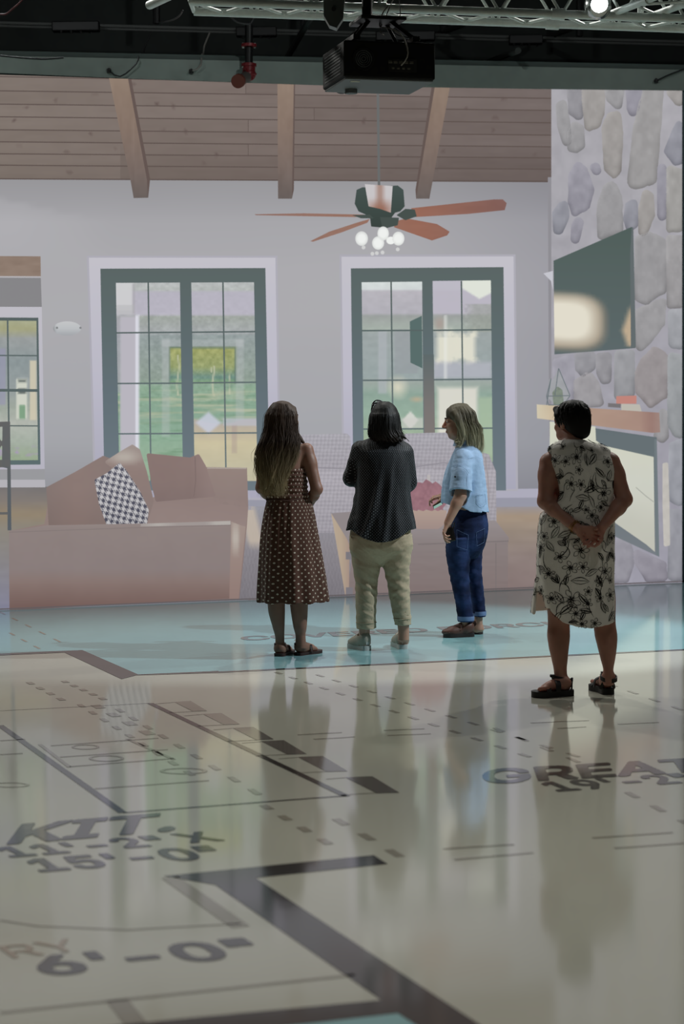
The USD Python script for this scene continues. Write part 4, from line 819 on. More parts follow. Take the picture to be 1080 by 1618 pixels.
for rows in ([(905, 858, 905, .0, .085), (950, 863, 901, .0, .07), (985, 865, 899.5, .01, .062), (1003, 864, 900, .0, .062), (1020, 866, 898.5, -.005, .06), (1040, 870.5, 896.5, .0, .05), (1060, 874.5, 895, .01, .040), (1075, 876, 896, .012, .042), (1086, 877, 896, .012, .042)],
             [(905, 920, 966, .0, .085), (950, 934, 972, .0, .07), (985, 937, 972, .01, .062), (1003, 939, 974.5, .0, .062), (1020, 943, 974, -.005, .06), (1040, 948, 971.5, .0, .05), (1060, 952.5, 968.5, .01, .038), (1074, 952.5, 969, .012, .04), (1082, 953, 969, .012, .04)]):
    F.loft(A.rows(rows), .02)
gl, gt = on_floor(903., 1099.), on_floor(838., 1102.)
feet4 = [(np.array([P(901, 1098)[0], A.y + .0]), np.array([P(842, 1098)[0], A.y - .06]), P(886, 1076, .012), -1), (np.array([P(961, 1098)[0], A.y + .015]), np.array([P(950, 1098)[0], A.y + .225]), P(961, 1070, .03), 1)]
for h_, t_, a_, sd in feet4: foot(F, h_, t_, a_, lift=.036)
obj('body', F.mesh(), M_skin4, w4, smooth=True)
face_marks(w4, at4, R4, .98)
# dress
zh = lambda px, py: A.z(px, py)
D = Field([P(832, 640)[0], A.y - .30, A.z(900, 992)], [P(985, 640)[0], A.y + .32, A.z(900, 690)], .0045)
drs = [(695, 884, 923, .02, .070), (701, 876, 936, .01, .088), (709, 866, 956, .01, .105), (717, 866, 963, .01, .118), (727, 865, 968, .0, .13), (745, 868, 973, .0, .14), (770, 872, 971, .0, .148), (795, 858, 970, .0, .158), (840, 850, 969, .0, .172), (880, 848, 970, .0, .176)]
back = drs + [(915, 848, 970, -.01, .165), (940, 851, 970, -.02, .155), (965, 858, 969.5, -.03, .15), (988, 864, 969, -.03, .15)]
front = drs + [(915, 846, 966, .01, .175), (940, 842, 962, .025, .175), (970, 837, 958, .04, .175)]
f4 = lambda a, z: 1 + (.014 * np.sin(9 * a + 8 * z) + .045 * np.exp(-((a + 1.45 - .1 * np.sin(3 * z)) / .07) ** 2) - .035 * np.exp(-((a + 1.28 - .1 * np.sin(3 * z)) / .09) ** 2) + .03 * np.exp(-((a + 1.05) / .07) ** 2) + .02 * np.exp(-((a + 2.1) / .08) ** 2)) * np.clip((P(900, 700)[2] - z) * 1.6, 0.1, 1)
zb = lambda x: np.interp(x, [P(858, 0)[0], P(863, 0)[0], P(878, 0)[0], P(900, 0)[0], P(925, 0)[0], P(968, 0)[0]], [zh(858, 958), zh(863, 964), zh(878, 978), zh(900, 985), zh(925, 987), zh(968, 980)])
D.loft(A.rows(back), .01, fold=f4, power=2.3, cut=lambda x, y, z: zb(x) - z + 0 * y)
D.loft(A.rows(front), .012, fold=f4, power=2.3, cut=lambda x, y, z: np.maximum(zh(850, 970) - z + 0 * y, (A.y - .02 - y) * np.where(z < zh(850, 915), 1, -9) + 0 * x))
for s_, e_ in ((P(880, 714, 0), P(869, 722, -.005)), (P(948, 714, 0), P(963, 722, -.005))): D.bone(s_, e_, .042, .026, .03)
inner = [(r[0] - 6 if i else r[0] - 12, r[1], r[2], r[3], r[4]) for i, r in enumerate(back)]
for rr, z1 in ((A.rows(back), zh(900, 870)), (A.rows(front), zh(900, 870))): D.loft(rr, .004, inset=.012, fold=f4, power=2.3, sub=True, z0=A.z(900, 1000), z1=z1)
for s_, e_, r_ in ((sl, el, .060), (sr, er, .060)): D.bone(s_ + (e_ - s_) * -.02 + [math.copysign(.012, s_[0] - P(915, 0)[0]), 0, 0], e_, r_, .056, .006, sub=True)
zs4 = [zh(900, y) for y in (825, 810, 798, 788, 778, 760, 740, 726, 700)]; xl4 = [P(x, 0)[0] for x in (835, 856, 868, 874.5, 877, 875, 869, 863, 860)]; xr4 = [P(x, 0)[0] for x in (1000, 980, 973, 970.5, 970, 972, 972.5, 970, 972)]
D.cutaway(lambda x, y, z: np.maximum(np.interp(z, zs4, xl4) - x, x - np.interp(z, zs4, xr4)) + 0 * y)
D.cutaway(lambda x, y, z: np.minimum(.058 - np.hypot(np.hypot(x - P(904, 0)[0], y - A.y - .02) * .95, (z - zh(904, 694)) * 1.8), 1) + 0 * z)
D.displace(wrinkle(.003, .05, .06, .16, 3))
dress4 = D.mesh()
M_cream = plain('cream_crepe', (244, 239, 232), .8, bump=.12, scale=160, spec=.2)
dress_p = obj('dress', dress4, M_cream, w4, smooth=True)
# printed flowers: thin lines of dark ink wrapped round the dress
cx4, cy4 = P(911, 0)[0], A.y
dv = np.array(dress4.vertices); dth, drr = np.arctan2(dv[:, 0] - cx4, -(dv[:, 1] - cy4)), np.hypot(dv[:, 0] - cx4, dv[:, 1] - cy4)
tree4 = cKDTree(np.c_[dth * .18, dv[:, 2]])
def on_dress(u, z):
    th_ = u / .18; dd, ii = tree4.query(np.c_[u, z], k=12); ok = dd < .012
    r = np.where(ok, drr[ii], 0).max(1); return np.c_[cx4 + (r + .0016) * np.sin(th_), cy4 - (r + .0016) * np.cos(th_), z], dd[:, 0] < .006
VV, FF, nv = [], [], 0
def ink(uv, w=.0022):
    global nv
    uv = np.asarray(uv, float); uv = np.array(shapely.segmentize(sg.LineString(uv), .008).coords)
    t = np.gradient(uv, axis=0); t /= np.linalg.norm(t, axis=1, keepdims=True) + 1e-9; n = np.c_[-t[:, 1], t[:, 0]]; e = np.sin(np.linspace(.35, 2.8, len(uv)))[:, None] * w * .85
    a, oka = on_dress(*(uv + n * e).T); b, okb = on_dress(*(uv - n * e).T)
    ok = oka & okb & (np.hypot(a[:, 0] - cx4, a[:, 1] - cy4) > .05)
    for k in range(len(uv) - 1):
        if ok[k] and ok[k + 1] and np.linalg.norm(a[k] - a[k + 1]) < .03 and np.linalg.norm(a[k] - b[k]) < .02:
            VV.extend([a[k], b[k], b[k + 1], a[k + 1]]); FF.extend([[nv, nv + 2, nv + 1], [nv, nv + 3, nv + 2]]); nv += 4
def flower(u, z, r, a0, rng_):
    for k in range(5):
        a = a0 + k * 1.2566; q = []
        for t in np.linspace(0, 1, 15):
            w = .9 * math.sin(math.pi * t) * (1 + .15 * math.sin(11 * t)); l = (1 - abs(2 * t - 1) ** 2.2) * (1 + .06 * math.sin(14 * t)) ; q.append((u + r * (l * math.cos(a) + (t - .5) * 2 * w * .9 * -math.sin(a) * .8), z + r * (l * math.sin(a) + (t - .5) * 2 * w * .9 * math.cos(a) * .8)))
        ink(q, .0016); ink([(u, z), (u + .5 * r * math.cos(a + .15), z + .5 * r * math.sin(a + .15))], .002); ink([(u, z), (u + .4 * r * math.cos(a - .2), z + .4 * r * math.sin(a - .2))], .0024)
    ink([(u - .006, z), (u + .006, z + .002)], .006)
def leaf(u, z, l, a, solid=False):
    p = lambda t, o: (u + l * (t * math.cos(a) - o * math.sin(a)), z + l * (t * math.sin(a) + o * math.cos(a)))
    ink([p(t, .2 * math.sin(math.pi * t)) for t in np.linspace(0, 1, 9)], .0024); ink([p(t, -.17 * math.sin(math.pi * t)) for t in np.linspace(0, 1, 9)], .0018); ink([p(t, .02 * math.sin(3 * t)) for t in np.linspace(0, .9, 5)], .004 if solid else .0016)
def stem(u, z, u2, z2, bend):
    t = np.linspace(0, 1, 12); ink(np.c_[u + (u2 - u) * t + bend * np.sin(math.pi * t) * -(z2 - z), z + (z2 - z) * t + bend * np.sin(math.pi * t) * (u2 - u)], .0022)
rp = np.random.RandomState(11)
z_at = lambda py: A.z(905, py); u_at = lambda px: math.asin(np.clip((P(px, 0)[0] - cx4) / .215, -.95, .95)) * .18
motifs = [('f', 897, 721, .040, .4), ('f', 903, 741, .026, 1.2), ('f', 886, 763, .036, .1), ('f', 908, 764, .028, .8), ('f', 951, 778, .042, 2.6), ('f', 962, 729, .03, .7), ('f', 929, 812, .034, 2.2), ('f', 906, 866, .042, 2.5), ('f', 888, 893, .036, 1.8), ('f', 910, 892, .03, .9), ('f', 952, 900, .045, 2.7), ('f', 889, 942, .05, .7), ('f', 860, 903, .03, .3), ('f', 963, 849, .03, 1.3), ('f', 920, 930, .024, .2), ('f', 941, 941, .022, 1.5), ('f', 961, 938, .034, 2.9), ('f', 932, 980, .028, 1.2), ('f', 875, 728, .028, 1.9), ('f', 917, 803, .02, .5), ('f', 855, 845, .024, .9), ('f', 846, 930, .024, 1.1)]
for _, px, py, r, a in motifs: flower(u_at(px), z_at(py), r * 1.05, a, rp)
for px, py, l, a in [(927, 733, .09, .7), (940, 738, .075, -.9), (924, 735, .07, 1.7), (896, 783, .09, -.15), (914, 776, .09, .35), (890, 806, .06, .3), (903, 802, .06, 1.1), (914, 824, .05, -.8), (862, 848, .08, 1.0), (870, 846, .08, .45), (866, 868, .07, 2.2), (893, 855, .05, .6), (888, 913, .10, -.05), (914, 906, .08, .45), (880, 920, .06, 1.4), (900, 955, .06, 2.6), (872, 966, .09, .7), (920, 950, .08, 2.3), (926, 962, .07, 2.9), (938, 870, .06, -.9), (955, 860, .08, 1.1), (950, 965, .08, 1.9), (955, 978, .08, .7), (884, 978, .05, .1), (905, 975, .06, 1.1), (936, 905, .07, -1.2), (948, 757, .05, -1.0), (958, 760, .07, 1.2), (934, 925, .06, -1.1), (964, 880, .06, 1.8), (852, 880, .06, 1.5), (866, 930, .08, -1.0), (848, 815, .05, 1.4), (852, 950, .05, 1.2), (946, 950, .06, -.9), (945, 790, .05, -.5), (928, 756, .05, -1.1), (935, 775, .06, 1.9)]: leaf(u_at(px), z_at(py), l, a, rp.rand() < .45)
for a, b, c, d, e in [(924, 736, 931, 712, .2), (885, 790, 895, 772, .1), (876, 815, 890, 795, .2), (866, 880, 885, 845, -.2), (885, 850, 905, 858, .3), (872, 930, 890, 905, .2), (868, 968, 888, 945, .3), (930, 970, 920, 945, .1), (932, 800, 930, 750, .15), (940, 745, 962, 770, -.4), (945, 960, 962, 900, .2), (958, 850, 964, 830, .2), (950, 780, 938, 745, .3), (960, 975, 966, 955, .1), (868, 905, 856, 870, .2), (938, 850, 930, 825, .2), (935, 915, 940, 870, -.2), (922, 780, 934, 800, .2), (850, 905, 848, 860, .1)]: stem(u_at(a), z_at(b), u_at(c), z_at(d), e)
placed = [(u_at(m[1]), z_at(m[2])) for m in motifs] + [(u_at(x), z_at(y)) for x, y in ((931, 730), (895, 780), (866, 850), (893, 913), (918, 905), (875, 960), (930, 966), (955, 970), (935, 745), (860, 840), (940, 868))]
for _ in range(900):
    u_, z_ = rp.uniform(-.55, .55), rp.uniform(z_at(985), z_at(704))
    if min(math.hypot(u_ - a, (z_ - b)) for a, b in placed) < .062: continue
    placed.append((u_, z_)); k = rp.rand()
    if k < .38: flower(u_, z_, rp.uniform(.026, .038), rp.uniform(0, 6.3), rp)
    elif k < .75:
        a = rp.uniform(0, 6.3); leaf(u_, z_, rp.uniform(.05, .07), a, rp.rand() < .5); leaf(u_, z_, rp.uniform(.04, .06), a + rp.choice([-1, 1]) * rp.uniform(.6, 1.1), rp.rand() < .5); stem(u_, z_, u_ - .07 * math.cos(a), z_ - .07 * math.sin(a), .25)
    else: stem(u_, z_, u_ + rp.uniform(-.06, .06), z_ + rp.uniform(-.08, .08), rp.uniform(-.5, .5)); flower(u_, z_, .016, rp.uniform(0, 6), rp)
obj('floral_print', (np.array(VV), np.array(FF)), plain('black_ink_print', (34, 31, 30), .85, spec=.15), dress_p, smooth=False, label='black line-drawn flowers printed on the dress', kind='stuff')
# hair
Hf = Field([P(868, 0)[0], A.y - .10, P(0, 700)[2] - .02], [P(938, 0)[0], A.y + .2, P(0, 628)[2] + .02], .0035)
Hf.ball(at4(0, -.022, .038), [.084, .098, .084], R4, .01)
Hf.ball(at4(0, -.06, -.015), [.078, .062, .078], R4, .03); Hf.ball(at4(0, -.075, -.065), [.055, .034, .035], R4, .02)
for e in (-1, 1): Hf.bone(at4(e * .070, .03, .04), at4(e * .072, .016, -.02), .014, .006, .015); Hf.bone(at4(e * .045, .060, .085), at4(e * .068, .030, .05), .018, .014, .02)
rh = np.random.RandomState(5)
def crop(s, u):
    th_, ph_ = s; d0 = np.array([math.cos(th_) * math.sin(ph_), math.sin(th_) * math.sin(ph_), math.cos(ph_)]); ph2 = ph_ + u * .55
    d1 = np.array([math.cos(th_) * math.sin(ph2), math.sin(th_) * math.sin(ph2), math.cos(ph2)]); return at4(*(np.array([0, -.022, .035]) + d1 * [.086, .1, .087]))
locks(Hf, rh, [(rh.uniform(2.4, 7.0), rh.uniform(.05, 1.75)) for _ in range(130)], crop, 6, (.007, .003), .004, .009)
for k in range(12): a = rh.uniform(0, 6.28); q = rh.uniform(.01, .05); b = at4(q * math.cos(a), q * math.sin(a) - .02, .116 - q * .25); Hf.chain(curve([b, b + [.006 * math.cos(a), .006 * math.sin(a), .010], b + [.018 * math.cos(a + 1), .016 * math.sin(a), .006]], 6), .0032, .002)
Mh4 = hairmat('black_hair', (17, 14, 13), (22, 18, 17), 1.4, 1.6)
hair4 = obj('hair', Hf.mesh(2), Mh4, w4, smooth=True)
strands(hair4, rh, [(rh.uniform(2.4, 7.0), rh.uniform(.05, 1.85)) for _ in range(900)], crop, 7, Mh4, .0018, .008, .003, 2., .0)
# sandals
for h_, t_, a_, sd in feet4:
    d = np.array([*unit(t_ - h_), 0]); n = np.array([-d[1], d[0], 0]); o = np.array([h_[0], h_[1], 0.]); Lf = np.linalg.norm(t_ - h_); up = np.array([0, 0, 1.])
    sole = extrude(sole_outline(h_ - (t_ - h_) * .06, t_ + (t_ - h_) * .05, .108, sd), 0.0, .034)
    s_ = obj('sandal', sole, M_blacksole, w4, smooth=40)
    for q, wd, ht in ((.70, .028, .052), (.44, .028, .082)):
        obj('strap', ribbon(curve([o + d * Lf * q - n * .052 + up * .03, o + d * Lf * (q - .02) - n * .044 + up * (ht - .012), o + d * Lf * (q - .04) + up * (ht + .008), o + d * Lf * (q - .02) + n * .046 + up * (ht - .012), o + d * Lf * q + n * .053 + up * .03], 18), np.array([unit(n * v + up * (1 - abs(v) * .8)) for v in np.linspace(-1, 1, 18)]), wd, .005), M_blacksole, s_, smooth=40)
    ring = [a_ * [1, 1, 0] + up * (.092 + .012 * math.cos(a)) + d * (.052 * math.cos(a)) + n * .044 * math.sin(a) for a in np.linspace(0, 2 * math.pi, 28)]
    obj('strap', ribbon(ring, np.array([unit(d * math.cos(a) + n * math.sin(a)) for a in np.linspace(0, 2 * math.pi, 28)]), .022, .006), M_blacksole, s_, smooth=40)
    obj('strap', ribbon(curve([o + d * .012 + n * .04 + up * .03, o + d * .002 + n * .026 + up * .062, o - d * .012 + up * .09, o + d * .002 - n * .026 + up * .062, o + d * .012 - n * .04 + up * .03], 16), np.array([unit(-d + n * v) for v in np.linspace(1, -1, 16)]), .02, .005), M_blacksole, s_, smooth=40)
    obj('buckle_tab', box(a_ * [1, 1, 0] + d * .056 + n * .012 + up * .112, (.028, .03, .014), .003), M_blacksole, s_, smooth=40)
# bangles
dw = unit(wl - el); bx = unit(np.cross(dw, [0, 0, 1])); by = np.cross(dw, bx)
M_gold = plain('gold', (190, 150, 80), .3, 1.0)
for k, o_ in enumerate((.014, .024, .036)):
    c = wl - dw * o_; obj('bangle', tube([c + (bx * math.cos(a) + by * math.sin(a)) * (.033 + .001 * k) + dw * .006 * math.sin(a + k) for a in np.linspace(0, 2 * math.pi, 29)], .0016, 6, caps=False), M_gold, w4, smooth=True)

# ---------------------------------------------------------------- woman in the brown polka-dot dress with long hair
A = Fig((468, 1036)); P = A.p
w1 = thing('person', 'person with long wavy hair in a strapless brown polka-dot midi dress, leftmost of the four', 'person', (P(462, 1036)[0], A.y, 0))
F = Field([P(396, 640)[0], A.y - .36, 0], [P(518, 640)[0], A.y + .42, P(447, 628)[2] + .03], .0045)
F.loft(A.rows([(698, 440, 472, .02, .06), (706, 424, 482, .01, .08), (716, 419, 484, .0, .095), (735, 422, 482, .0, .105), (760, 424, 485, .01, .105), (788, 424, 487, .01, .11), (830, 416, 496, .01, .14), (870, 418, 497, .0, .15)]), .02, .012)
F.bone(P(456, 708, .0), P(451, 690, .02), .052, .048, .03)
R1 = frame((.70, .71, -.04)); hc1 = P(449, 663, .02); at1 = head(F, hc1, R1, .98)
for sh, eb, wr, s in ((P(418, 715, .0), P(413, 771, -.03), P(440, 800, .16), 1), (P(484, 711, .0), P(500, 773, -.05), P(484, 806, .15), -1)):
    F.bone(sh, sh + (eb - sh) * .35, .046, .043, .03); F.bone(sh + (eb - sh) * .3, eb, .043, .036, .02); F.bone(eb, eb + (wr - eb) * .3, .036, .034, .02); F.bone(eb + (wr - eb) * .28, wr, .034, .022, .02)
    hand(F, wr, (s * .85, .45, -.25), (-s * .4, -.6, -.6), s, curl=.5, s=.9)
for rows in ([(870, 419, 458, .0, .085), (920, 421, 453, .0, .068), (948, 422, 450, .0, .058), (965, 423.5, 450, .0, .056), (990, 430, 449.5, .0, .046), (1008, 434.5, 449, .01, .036), (1020, 435, 449, .012, .036), (1028, 435, 449, .012, .036)],
             [(870, 460, 497, .0, .085), (920, 456, 490, .0, .068), (948, 457, 486.5, .0, .058), (965, 459, 486, .0, .056), (990, 463, 484.5, .0, .046), (1005, 466.5, 482.5, .01, .036), (1017, 467, 483, .012, .036), (1024, 467, 483, .012, .036)]): F.loft(A.rows(rows), .02)
feet1 = [(np.array([P(441, 1036)[0], A.y - .03]), np.array([P(456, 1036)[0], A.y + .185]), P(442, 1024, .02), 1), (np.array([P(470, 1036)[0], A.y + .005]), np.array([P(503, 1036)[0], A.y + .16]), P(474, 1021, .03), 1)]
for h_, t_, a_, sd in feet1: foot(F, h_, t_, a_, lift=.018)
obj('body', F.mesh(), M_skin1, w1, smooth=True); face_marks(w1, at1, R1, .98)
D = Field([P(400, 640)[0], A.y - .36, A.z(460, 954)], [P(526, 640)[0], A.y + .36, A.z(460, 732)], .0045)
rb = A.rows([(735, 423, 483, .0, .112), (750, 424.5, 484, .005, .114), (765, 425.5, 485.5, .01, .112), (788, 422.5, 488, .01, .116), (796, 420, 491, .01, .125)])
rs = A.rows([(782, 422, 489, .01, .118), (792, 420.5, 491, .01, .125), (804, 417.5, 494, .01, .135), (830, 413.5, 499, .01, .155), (870, 410.5, 506, .01, .18), (910, 408.5, 513, .01, .20), (953, 407, 519, .01, .215)])
top1 = lambda x, y, z: z - (A.z(450, 741) + (x - P(450, 0)[0]) * .13 + np.clip(y - A.y, 0, .2) * .35)
D.loft(rb, .006, cut=top1)
z_w, z_h = A.z(455, 790), A.z(455, 950)
tt = lambda z: np.clip((z_w - z) / (z_w - z_h), 0, 1)
pleat = lambda a, z: 1 + (.014 + .028 * tt(z)) * np.sin(11 * a + 1.9 * np.sin(2 * a + 1.2) + 1.2 * tt(z)) + .012 * np.sin(23 * a + 2 + 2 * np.sin(3 * a))
hem1 = lambda x, y, z: (z_h + .004 * np.sin(11 * np.arctan2(y - A.y, x - P(463, 0)[0])) - z)
D.loft(rs, .008, fold=pleat, cut=hem1)
D.loft(rs, .004, inset=.012, fold=pleat, sub=True, z0=A.z(460, 960), z1=A.z(455, 880))
D.displace(lambda p: np.where(p[:, 2] > z_w, .004 * np.sin(p[:, 2] * 190 + 5 * fbm(p * 9, 2, 2)), 0) + wrinkle(.003, .05, .05, .15, 5)(p))
dress1 = D.mesh(); cx1 = P(461, 0)[0]
obj('dress', dress1, dotted('brown_dotted_cotton', (84, 54, 42), (190, 178, 162), .044, .0058), w1, smooth=True, uv=wrap_uv(dress1, cx1, A.y, .17))
obj('waistband', tube([P(455, 789) + np.array([.139 * math.cos(a), .01 + .119 * math.sin(a), .004 * math.sin(5 * a)]) for a in np.linspace(0, 2 * math.pi, 49)], .006, 8, caps=False), plain('brown_elastic', (74, 44, 34), .8), w1, smooth=True)
Hf = Field([P(400, 0)[0], A.y - .26, A.z(430, 786)], [P(488, 0)[0], A.y + .18, P(447, 628)[2] + .03], .004)
Hf.ball(at1(0, -.022, .034), [.088, .100, .088], R1, .01)
Hf.ball(at1(0, -.04, -.03), [.088, .078, .09], R1, .03)
hb = A.rows([(660, 422, 466, -.01, .085), (685, 420, 467, -.03, .085), (700, 415, 469, -.06, .075), (715, 410, 466, -.085, .055), (730, 410, 460, -.10, .042), (745, 411, 452, -.11, .035), (758, 416, 446, -.115, .026)])
Hf.loft(hb, .03)
Hf.chain(curve([at1(.062, .03, .075), at1(.080, .006, .02), at1(.080, .0, -.05), P(470, 690, .02), P(479, 699, .01)], 9), [.010, .014, .017, .018, .018, .018, .017, .015, .010], .02)
rh = np.random.RandomState(8); rowsH = np.array(sorted(hb))
def fall(s, u):
    a, endz = s; z = hc1[2] + .10 - u * (hc1[2] + .10 - endz); zc = np.clip(z, rowsH[0, 0], rowsH[-1, 0]); g = [np.interp(zc, rowsH[:, 0], rowsH[:, i]) for i in range(1, 5)]
    k = np.clip((hc1[2] + .12 - z) / .09, .25, 1) ** .5
    return np.array([g[0] + g[2] * 1.0 * math.cos(a) * k, g[1] + g[3] * 1.0 * math.sin(a) * k, z])
Mh1 = hairmat('ash_brown_hair', (66, 50, 40), (160, 142, 108), A.z(430, 775), A.z(430, 690))
locks(Hf, rh, [(rh.uniform(3.0, 6.5), A.z(430, rh.uniform(735, 770))) for _ in range(60)], fall, 15, (.011, .005), .010, .014, .008, 1.6)
locks(Hf, rh, [(rh.uniform(3.2, 4.9), A.z(430, rh.uniform(755, 780))) for _ in range(22)], fall, 15, (.011, .004), .014, .012, .024, 1.5)
hair1 = obj('hair', Hf.mesh(2), Mh1, w1, smooth=True, label='long wavy brown hair with lighter ends')
strands(hair1, rh, [(rh.uniform(2.9, 6.6), A.z(430, rh.uniform(730, 786))) for _ in range(2600)], fall, 24, Mh1, .0018, .012, .020, 1.6, .004)
M_san1 = plain('dark_brown_leather', (52, 30, 26), .6, bump=.1, scale=60)
for h_, t_, a_, sd in feet1:
    d = np.array([*unit(t_ - h_), 0]); n = np.array([-d[1], d[0], 0]); o = np.array([h_[0], h_[1], 0.]); Lf = np.linalg.norm(t_ - h_); up = np.array([0, 0, 1.])
    s_ = obj('sandal', extrude(sole_outline(h_ - (t_ - h_) * .06, t_ + (t_ - h_) * .06, .1, sd), 0.0, .02), M_san1, w1, smooth=40)
    obj('strap', ribbon(curve([o + d * Lf * .42 - n * .048 + up * .018, o + d * Lf * .46 - n * .03 + up * .062, o + d * Lf * .62 + n * .008 + up * .062, o + d * Lf * .8 + n * .012 + up * .032], 14), up, .016, .004), M_san1, s_, smooth=40)
    obj('strap', ribbon(curve([o + d * Lf * .42 + n * .048 + up * .018, o + d * Lf * .46 + n * .036 + up * .06, o + d * Lf * .62 + n * .012 + up * .064], 12), up, .016, .004), M_san1, s_, smooth=40)
    ring = [a_ * [1, 1, 0] + up * .074 + d * (.045 * math.cos(a) + .004) + n * .036 * math.sin(a) for a in np.linspace(0, 2 * math.pi, 28)]
    obj('strap', ribbon(ring, np.array([unit(d * math.cos(a) + n * math.sin(a)) for a in np.linspace(0, 2 * math.pi, 28)]), .012, .004), M_san1, s_, smooth=40)
a_ = feet1[1][2]; obj('anklet', tube([a_ * [1, 1, 0] + np.array([.036 * math.cos(a), .036 * math.sin(a) - .004, .098 + .004 * math.sin(a)]) for a in np.linspace(0, 2 * math.pi, 29)], .0015, 6, caps=False), M_gold, w1, smooth=True)

# ---------------------------------------------------------------- woman in the black dotted blouse and khaki trousers
A = Fig((600, 1027)); P = A.p
w2 = thing('person', 'person with dark shoulder-length hair in a loose black dotted blouse and khaki trousers, arms folded', 'person', (P(600, 1027)[0], A.y, 0))
F = Field([P(534, 640)[0], A.y - .34, 0], [P(664, 640)[0], A.y + .46, P(607, 628)[2] + .03], .0048)
F.loft(A.rows([(696, 584, 628, .02, .07), (706, 566, 642, .01, .09), (720, 566, 642, .0, .11), (760, 568, 642, .0, .125), (800, 570, 640, .01, .13), (850, 564, 638, .02, .12), (875, 570, 634, .03, .10)]), .02, .016)
F.bone(P(606, 706, .0), P(607, 688, .02), .054, .05, .03)
R2 = frame((-.10, .99, -.06)); hc2 = P(606.5, 664, .03); at2 = head(F, hc2, R2, .98)
arms2 = ((P(567, 712, .0), P(556, 755, .03), P(612, 752, .24), 1), (P(641, 716, .0), P(645, 762, .03), P(590, 764, .25), -1))
for sh, eb, wr, s in arms2:
    F.bone(sh, eb, .044, .036, .03); F.bone(eb, wr, .036, .024, .02)
    hand(F, wr, (s * .95, .1, .15), (0, -1, 0), -s, curl=.45, s=.9)
for rows in ([(870, 560, 596, .02, .075), (921, 566, 590, .0, .055), (960, 566, 592, .0, .05), (990, 566.5, 584, .01, .038), (1004, 567, 584, .015, .038), (1016, 567, 585, .015, .04)],
             [(870, 608, 642, .02, .075), (915, 616, 642, .0, .055), (960, 622, 645, .0, .05), (985, 627, 646, .01, .038), (1000, 628.5, 646, .015, .038), (1012, 628, 646, .015, .04)]): F.loft(A.rows(rows), .02)
feet2 = [(np.array([P(579, 1027)[0], A.y - .02]), np.array([P(556, 1027)[0], A.y + .15]), P(575, 1016, .02), 1), (np.array([P(637, 1025)[0], A.y + .03]), np.array([P(628, 1025)[0], A.y + .245]), P(637, 1012, .05), 1)]
for h_, t_, a_, sd in feet2: foot(F, h_, t_, a_, lift=.026)
obj('body', F.mesh(), M_skin2, w2, smooth=True); face_marks(w2, at2, R2, .98)
T = Field([P(544, 640)[0], A.y - .26, A.z(600, 996)], [P(660, 640)[0], A.y + .28, A.z(600, 815)], .0048)
T.loft(A.rows([(820, 556, 645, .0, .145), (838, 553, 648.5, .0, .155), (850, 552, 650, -.005, .16), (862, 552, 651, -.005, .158), (872, 555, 649, .0, .14), (884, 566, 638, .015, .10), (893, 580, 624, .03, .05)]), .045, power=2.3)
legL = A.rows([(845, 553, 603, .0, .14), (865, 552.5, 602, .0, .125), (890, 556, 602.5, .0, .108), (921, 560.5, 596.5, .005, .088), (950, 561, 595, .0, .08), (975, 562, 594, .0, .075), (993, 562.5, 594.5, .0, .072)])
legR = A.rows([(845, 600, 650, .0, .14), (865, 601.5, 651, .0, .125), (890, 604, 648, .0, .108), (915, 609.5, 647, .005, .088), (950, 616, 648, .0, .08), (975, 621, 649, .0, .075), (987, 623, 649.5, .0, .072)])
for lg, sd in ((legL, 3), (legR, 9)): T.loft(lg, .018, fold=lambda a, z, sd=sd: 1 + .022 * np.sin(2 * a + 62 * z + sd) * np.exp(-((z - .62) / .22) ** 2) + .03 * np.sin(a * 3 + 95 * z + sd) * np.exp(-((z - .42) / .14) ** 2) + .008 * np.sin(5 * a + 20 * z))
T.cutaway(lambda x, y, z: np.minimum(np.abs(z - .148) - .003, 1) * 0 - 1 + 0 * x + 0 * y)
for lg in (legL, legR): T.loft(lg, .003, inset=.011, sub=True, z0=0.05, z1=.30)
T.bone(P(602, 836, -.165), P(602, 858, -.165), .006, .006, .012, sub=True)
T.displace(lambda p: .007 * (np.abs(fbm(np.c_[(p[:, 0] + .8 * p[:, 2]) / .09, p[:, 1] / .12, (p[:, 2] - .5 * np.abs(p[:, 0] - P(602, 0)[0])) / .045], 3, 4) - .5) * -2.4 + .35))
M_khaki = plain('khaki_twill', (180, 165, 140), .8, vary=.05, scale=60, bump=.12, spec=.2)
tr = obj('trousers', T.mesh(), M_khaki, w2, smooth=True)
for lg, py in ((legL, 983), (legR, 977)):
    zc = A.z(600, py); g = [np.interp(zc, np.array(sorted(lg))[:, 0], np.array(sorted(lg))[:, i]) for i in range(1, 5)]
    obj('hem_seam', tube([np.array([g[0] + (g[2] + .001) * math.cos(a), g[1] + (g[3] + .001) * math.sin(a), zc]) for a in np.linspace(0, 2 * math.pi, 37)], .0022, 6, caps=False), M_khaki, tr, smooth=True)
D = Field([P(534, 640)[0], A.y - .30, A.z(600, 862)], [P(666, 640)[0], A.y + .40, A.z(600, 686)], .0046)
rb = A.rows([(691, 585, 629, .02, .07), (697, 572, 638, .015, .09), (704, 562, 645, .01, .105), (714, 559, 648, .0, .12), (735, 561, 648.5, -.005, .135), (770, 561, 647.5, -.01, .15), (800, 556, 650, -.01, .165), (830, 548, 655.5, -.01, .18), (856, 543, 658, -.01, .185)])
hem2 = lambda x, y, z: A.z(600, 836) - .075 * np.clip(1 - ((x - P(592, 0)[0]) / .19) ** 2, 0, 1) * np.where(y < A.y, 1, .6) - z
c2 = P(603, 0)[0]
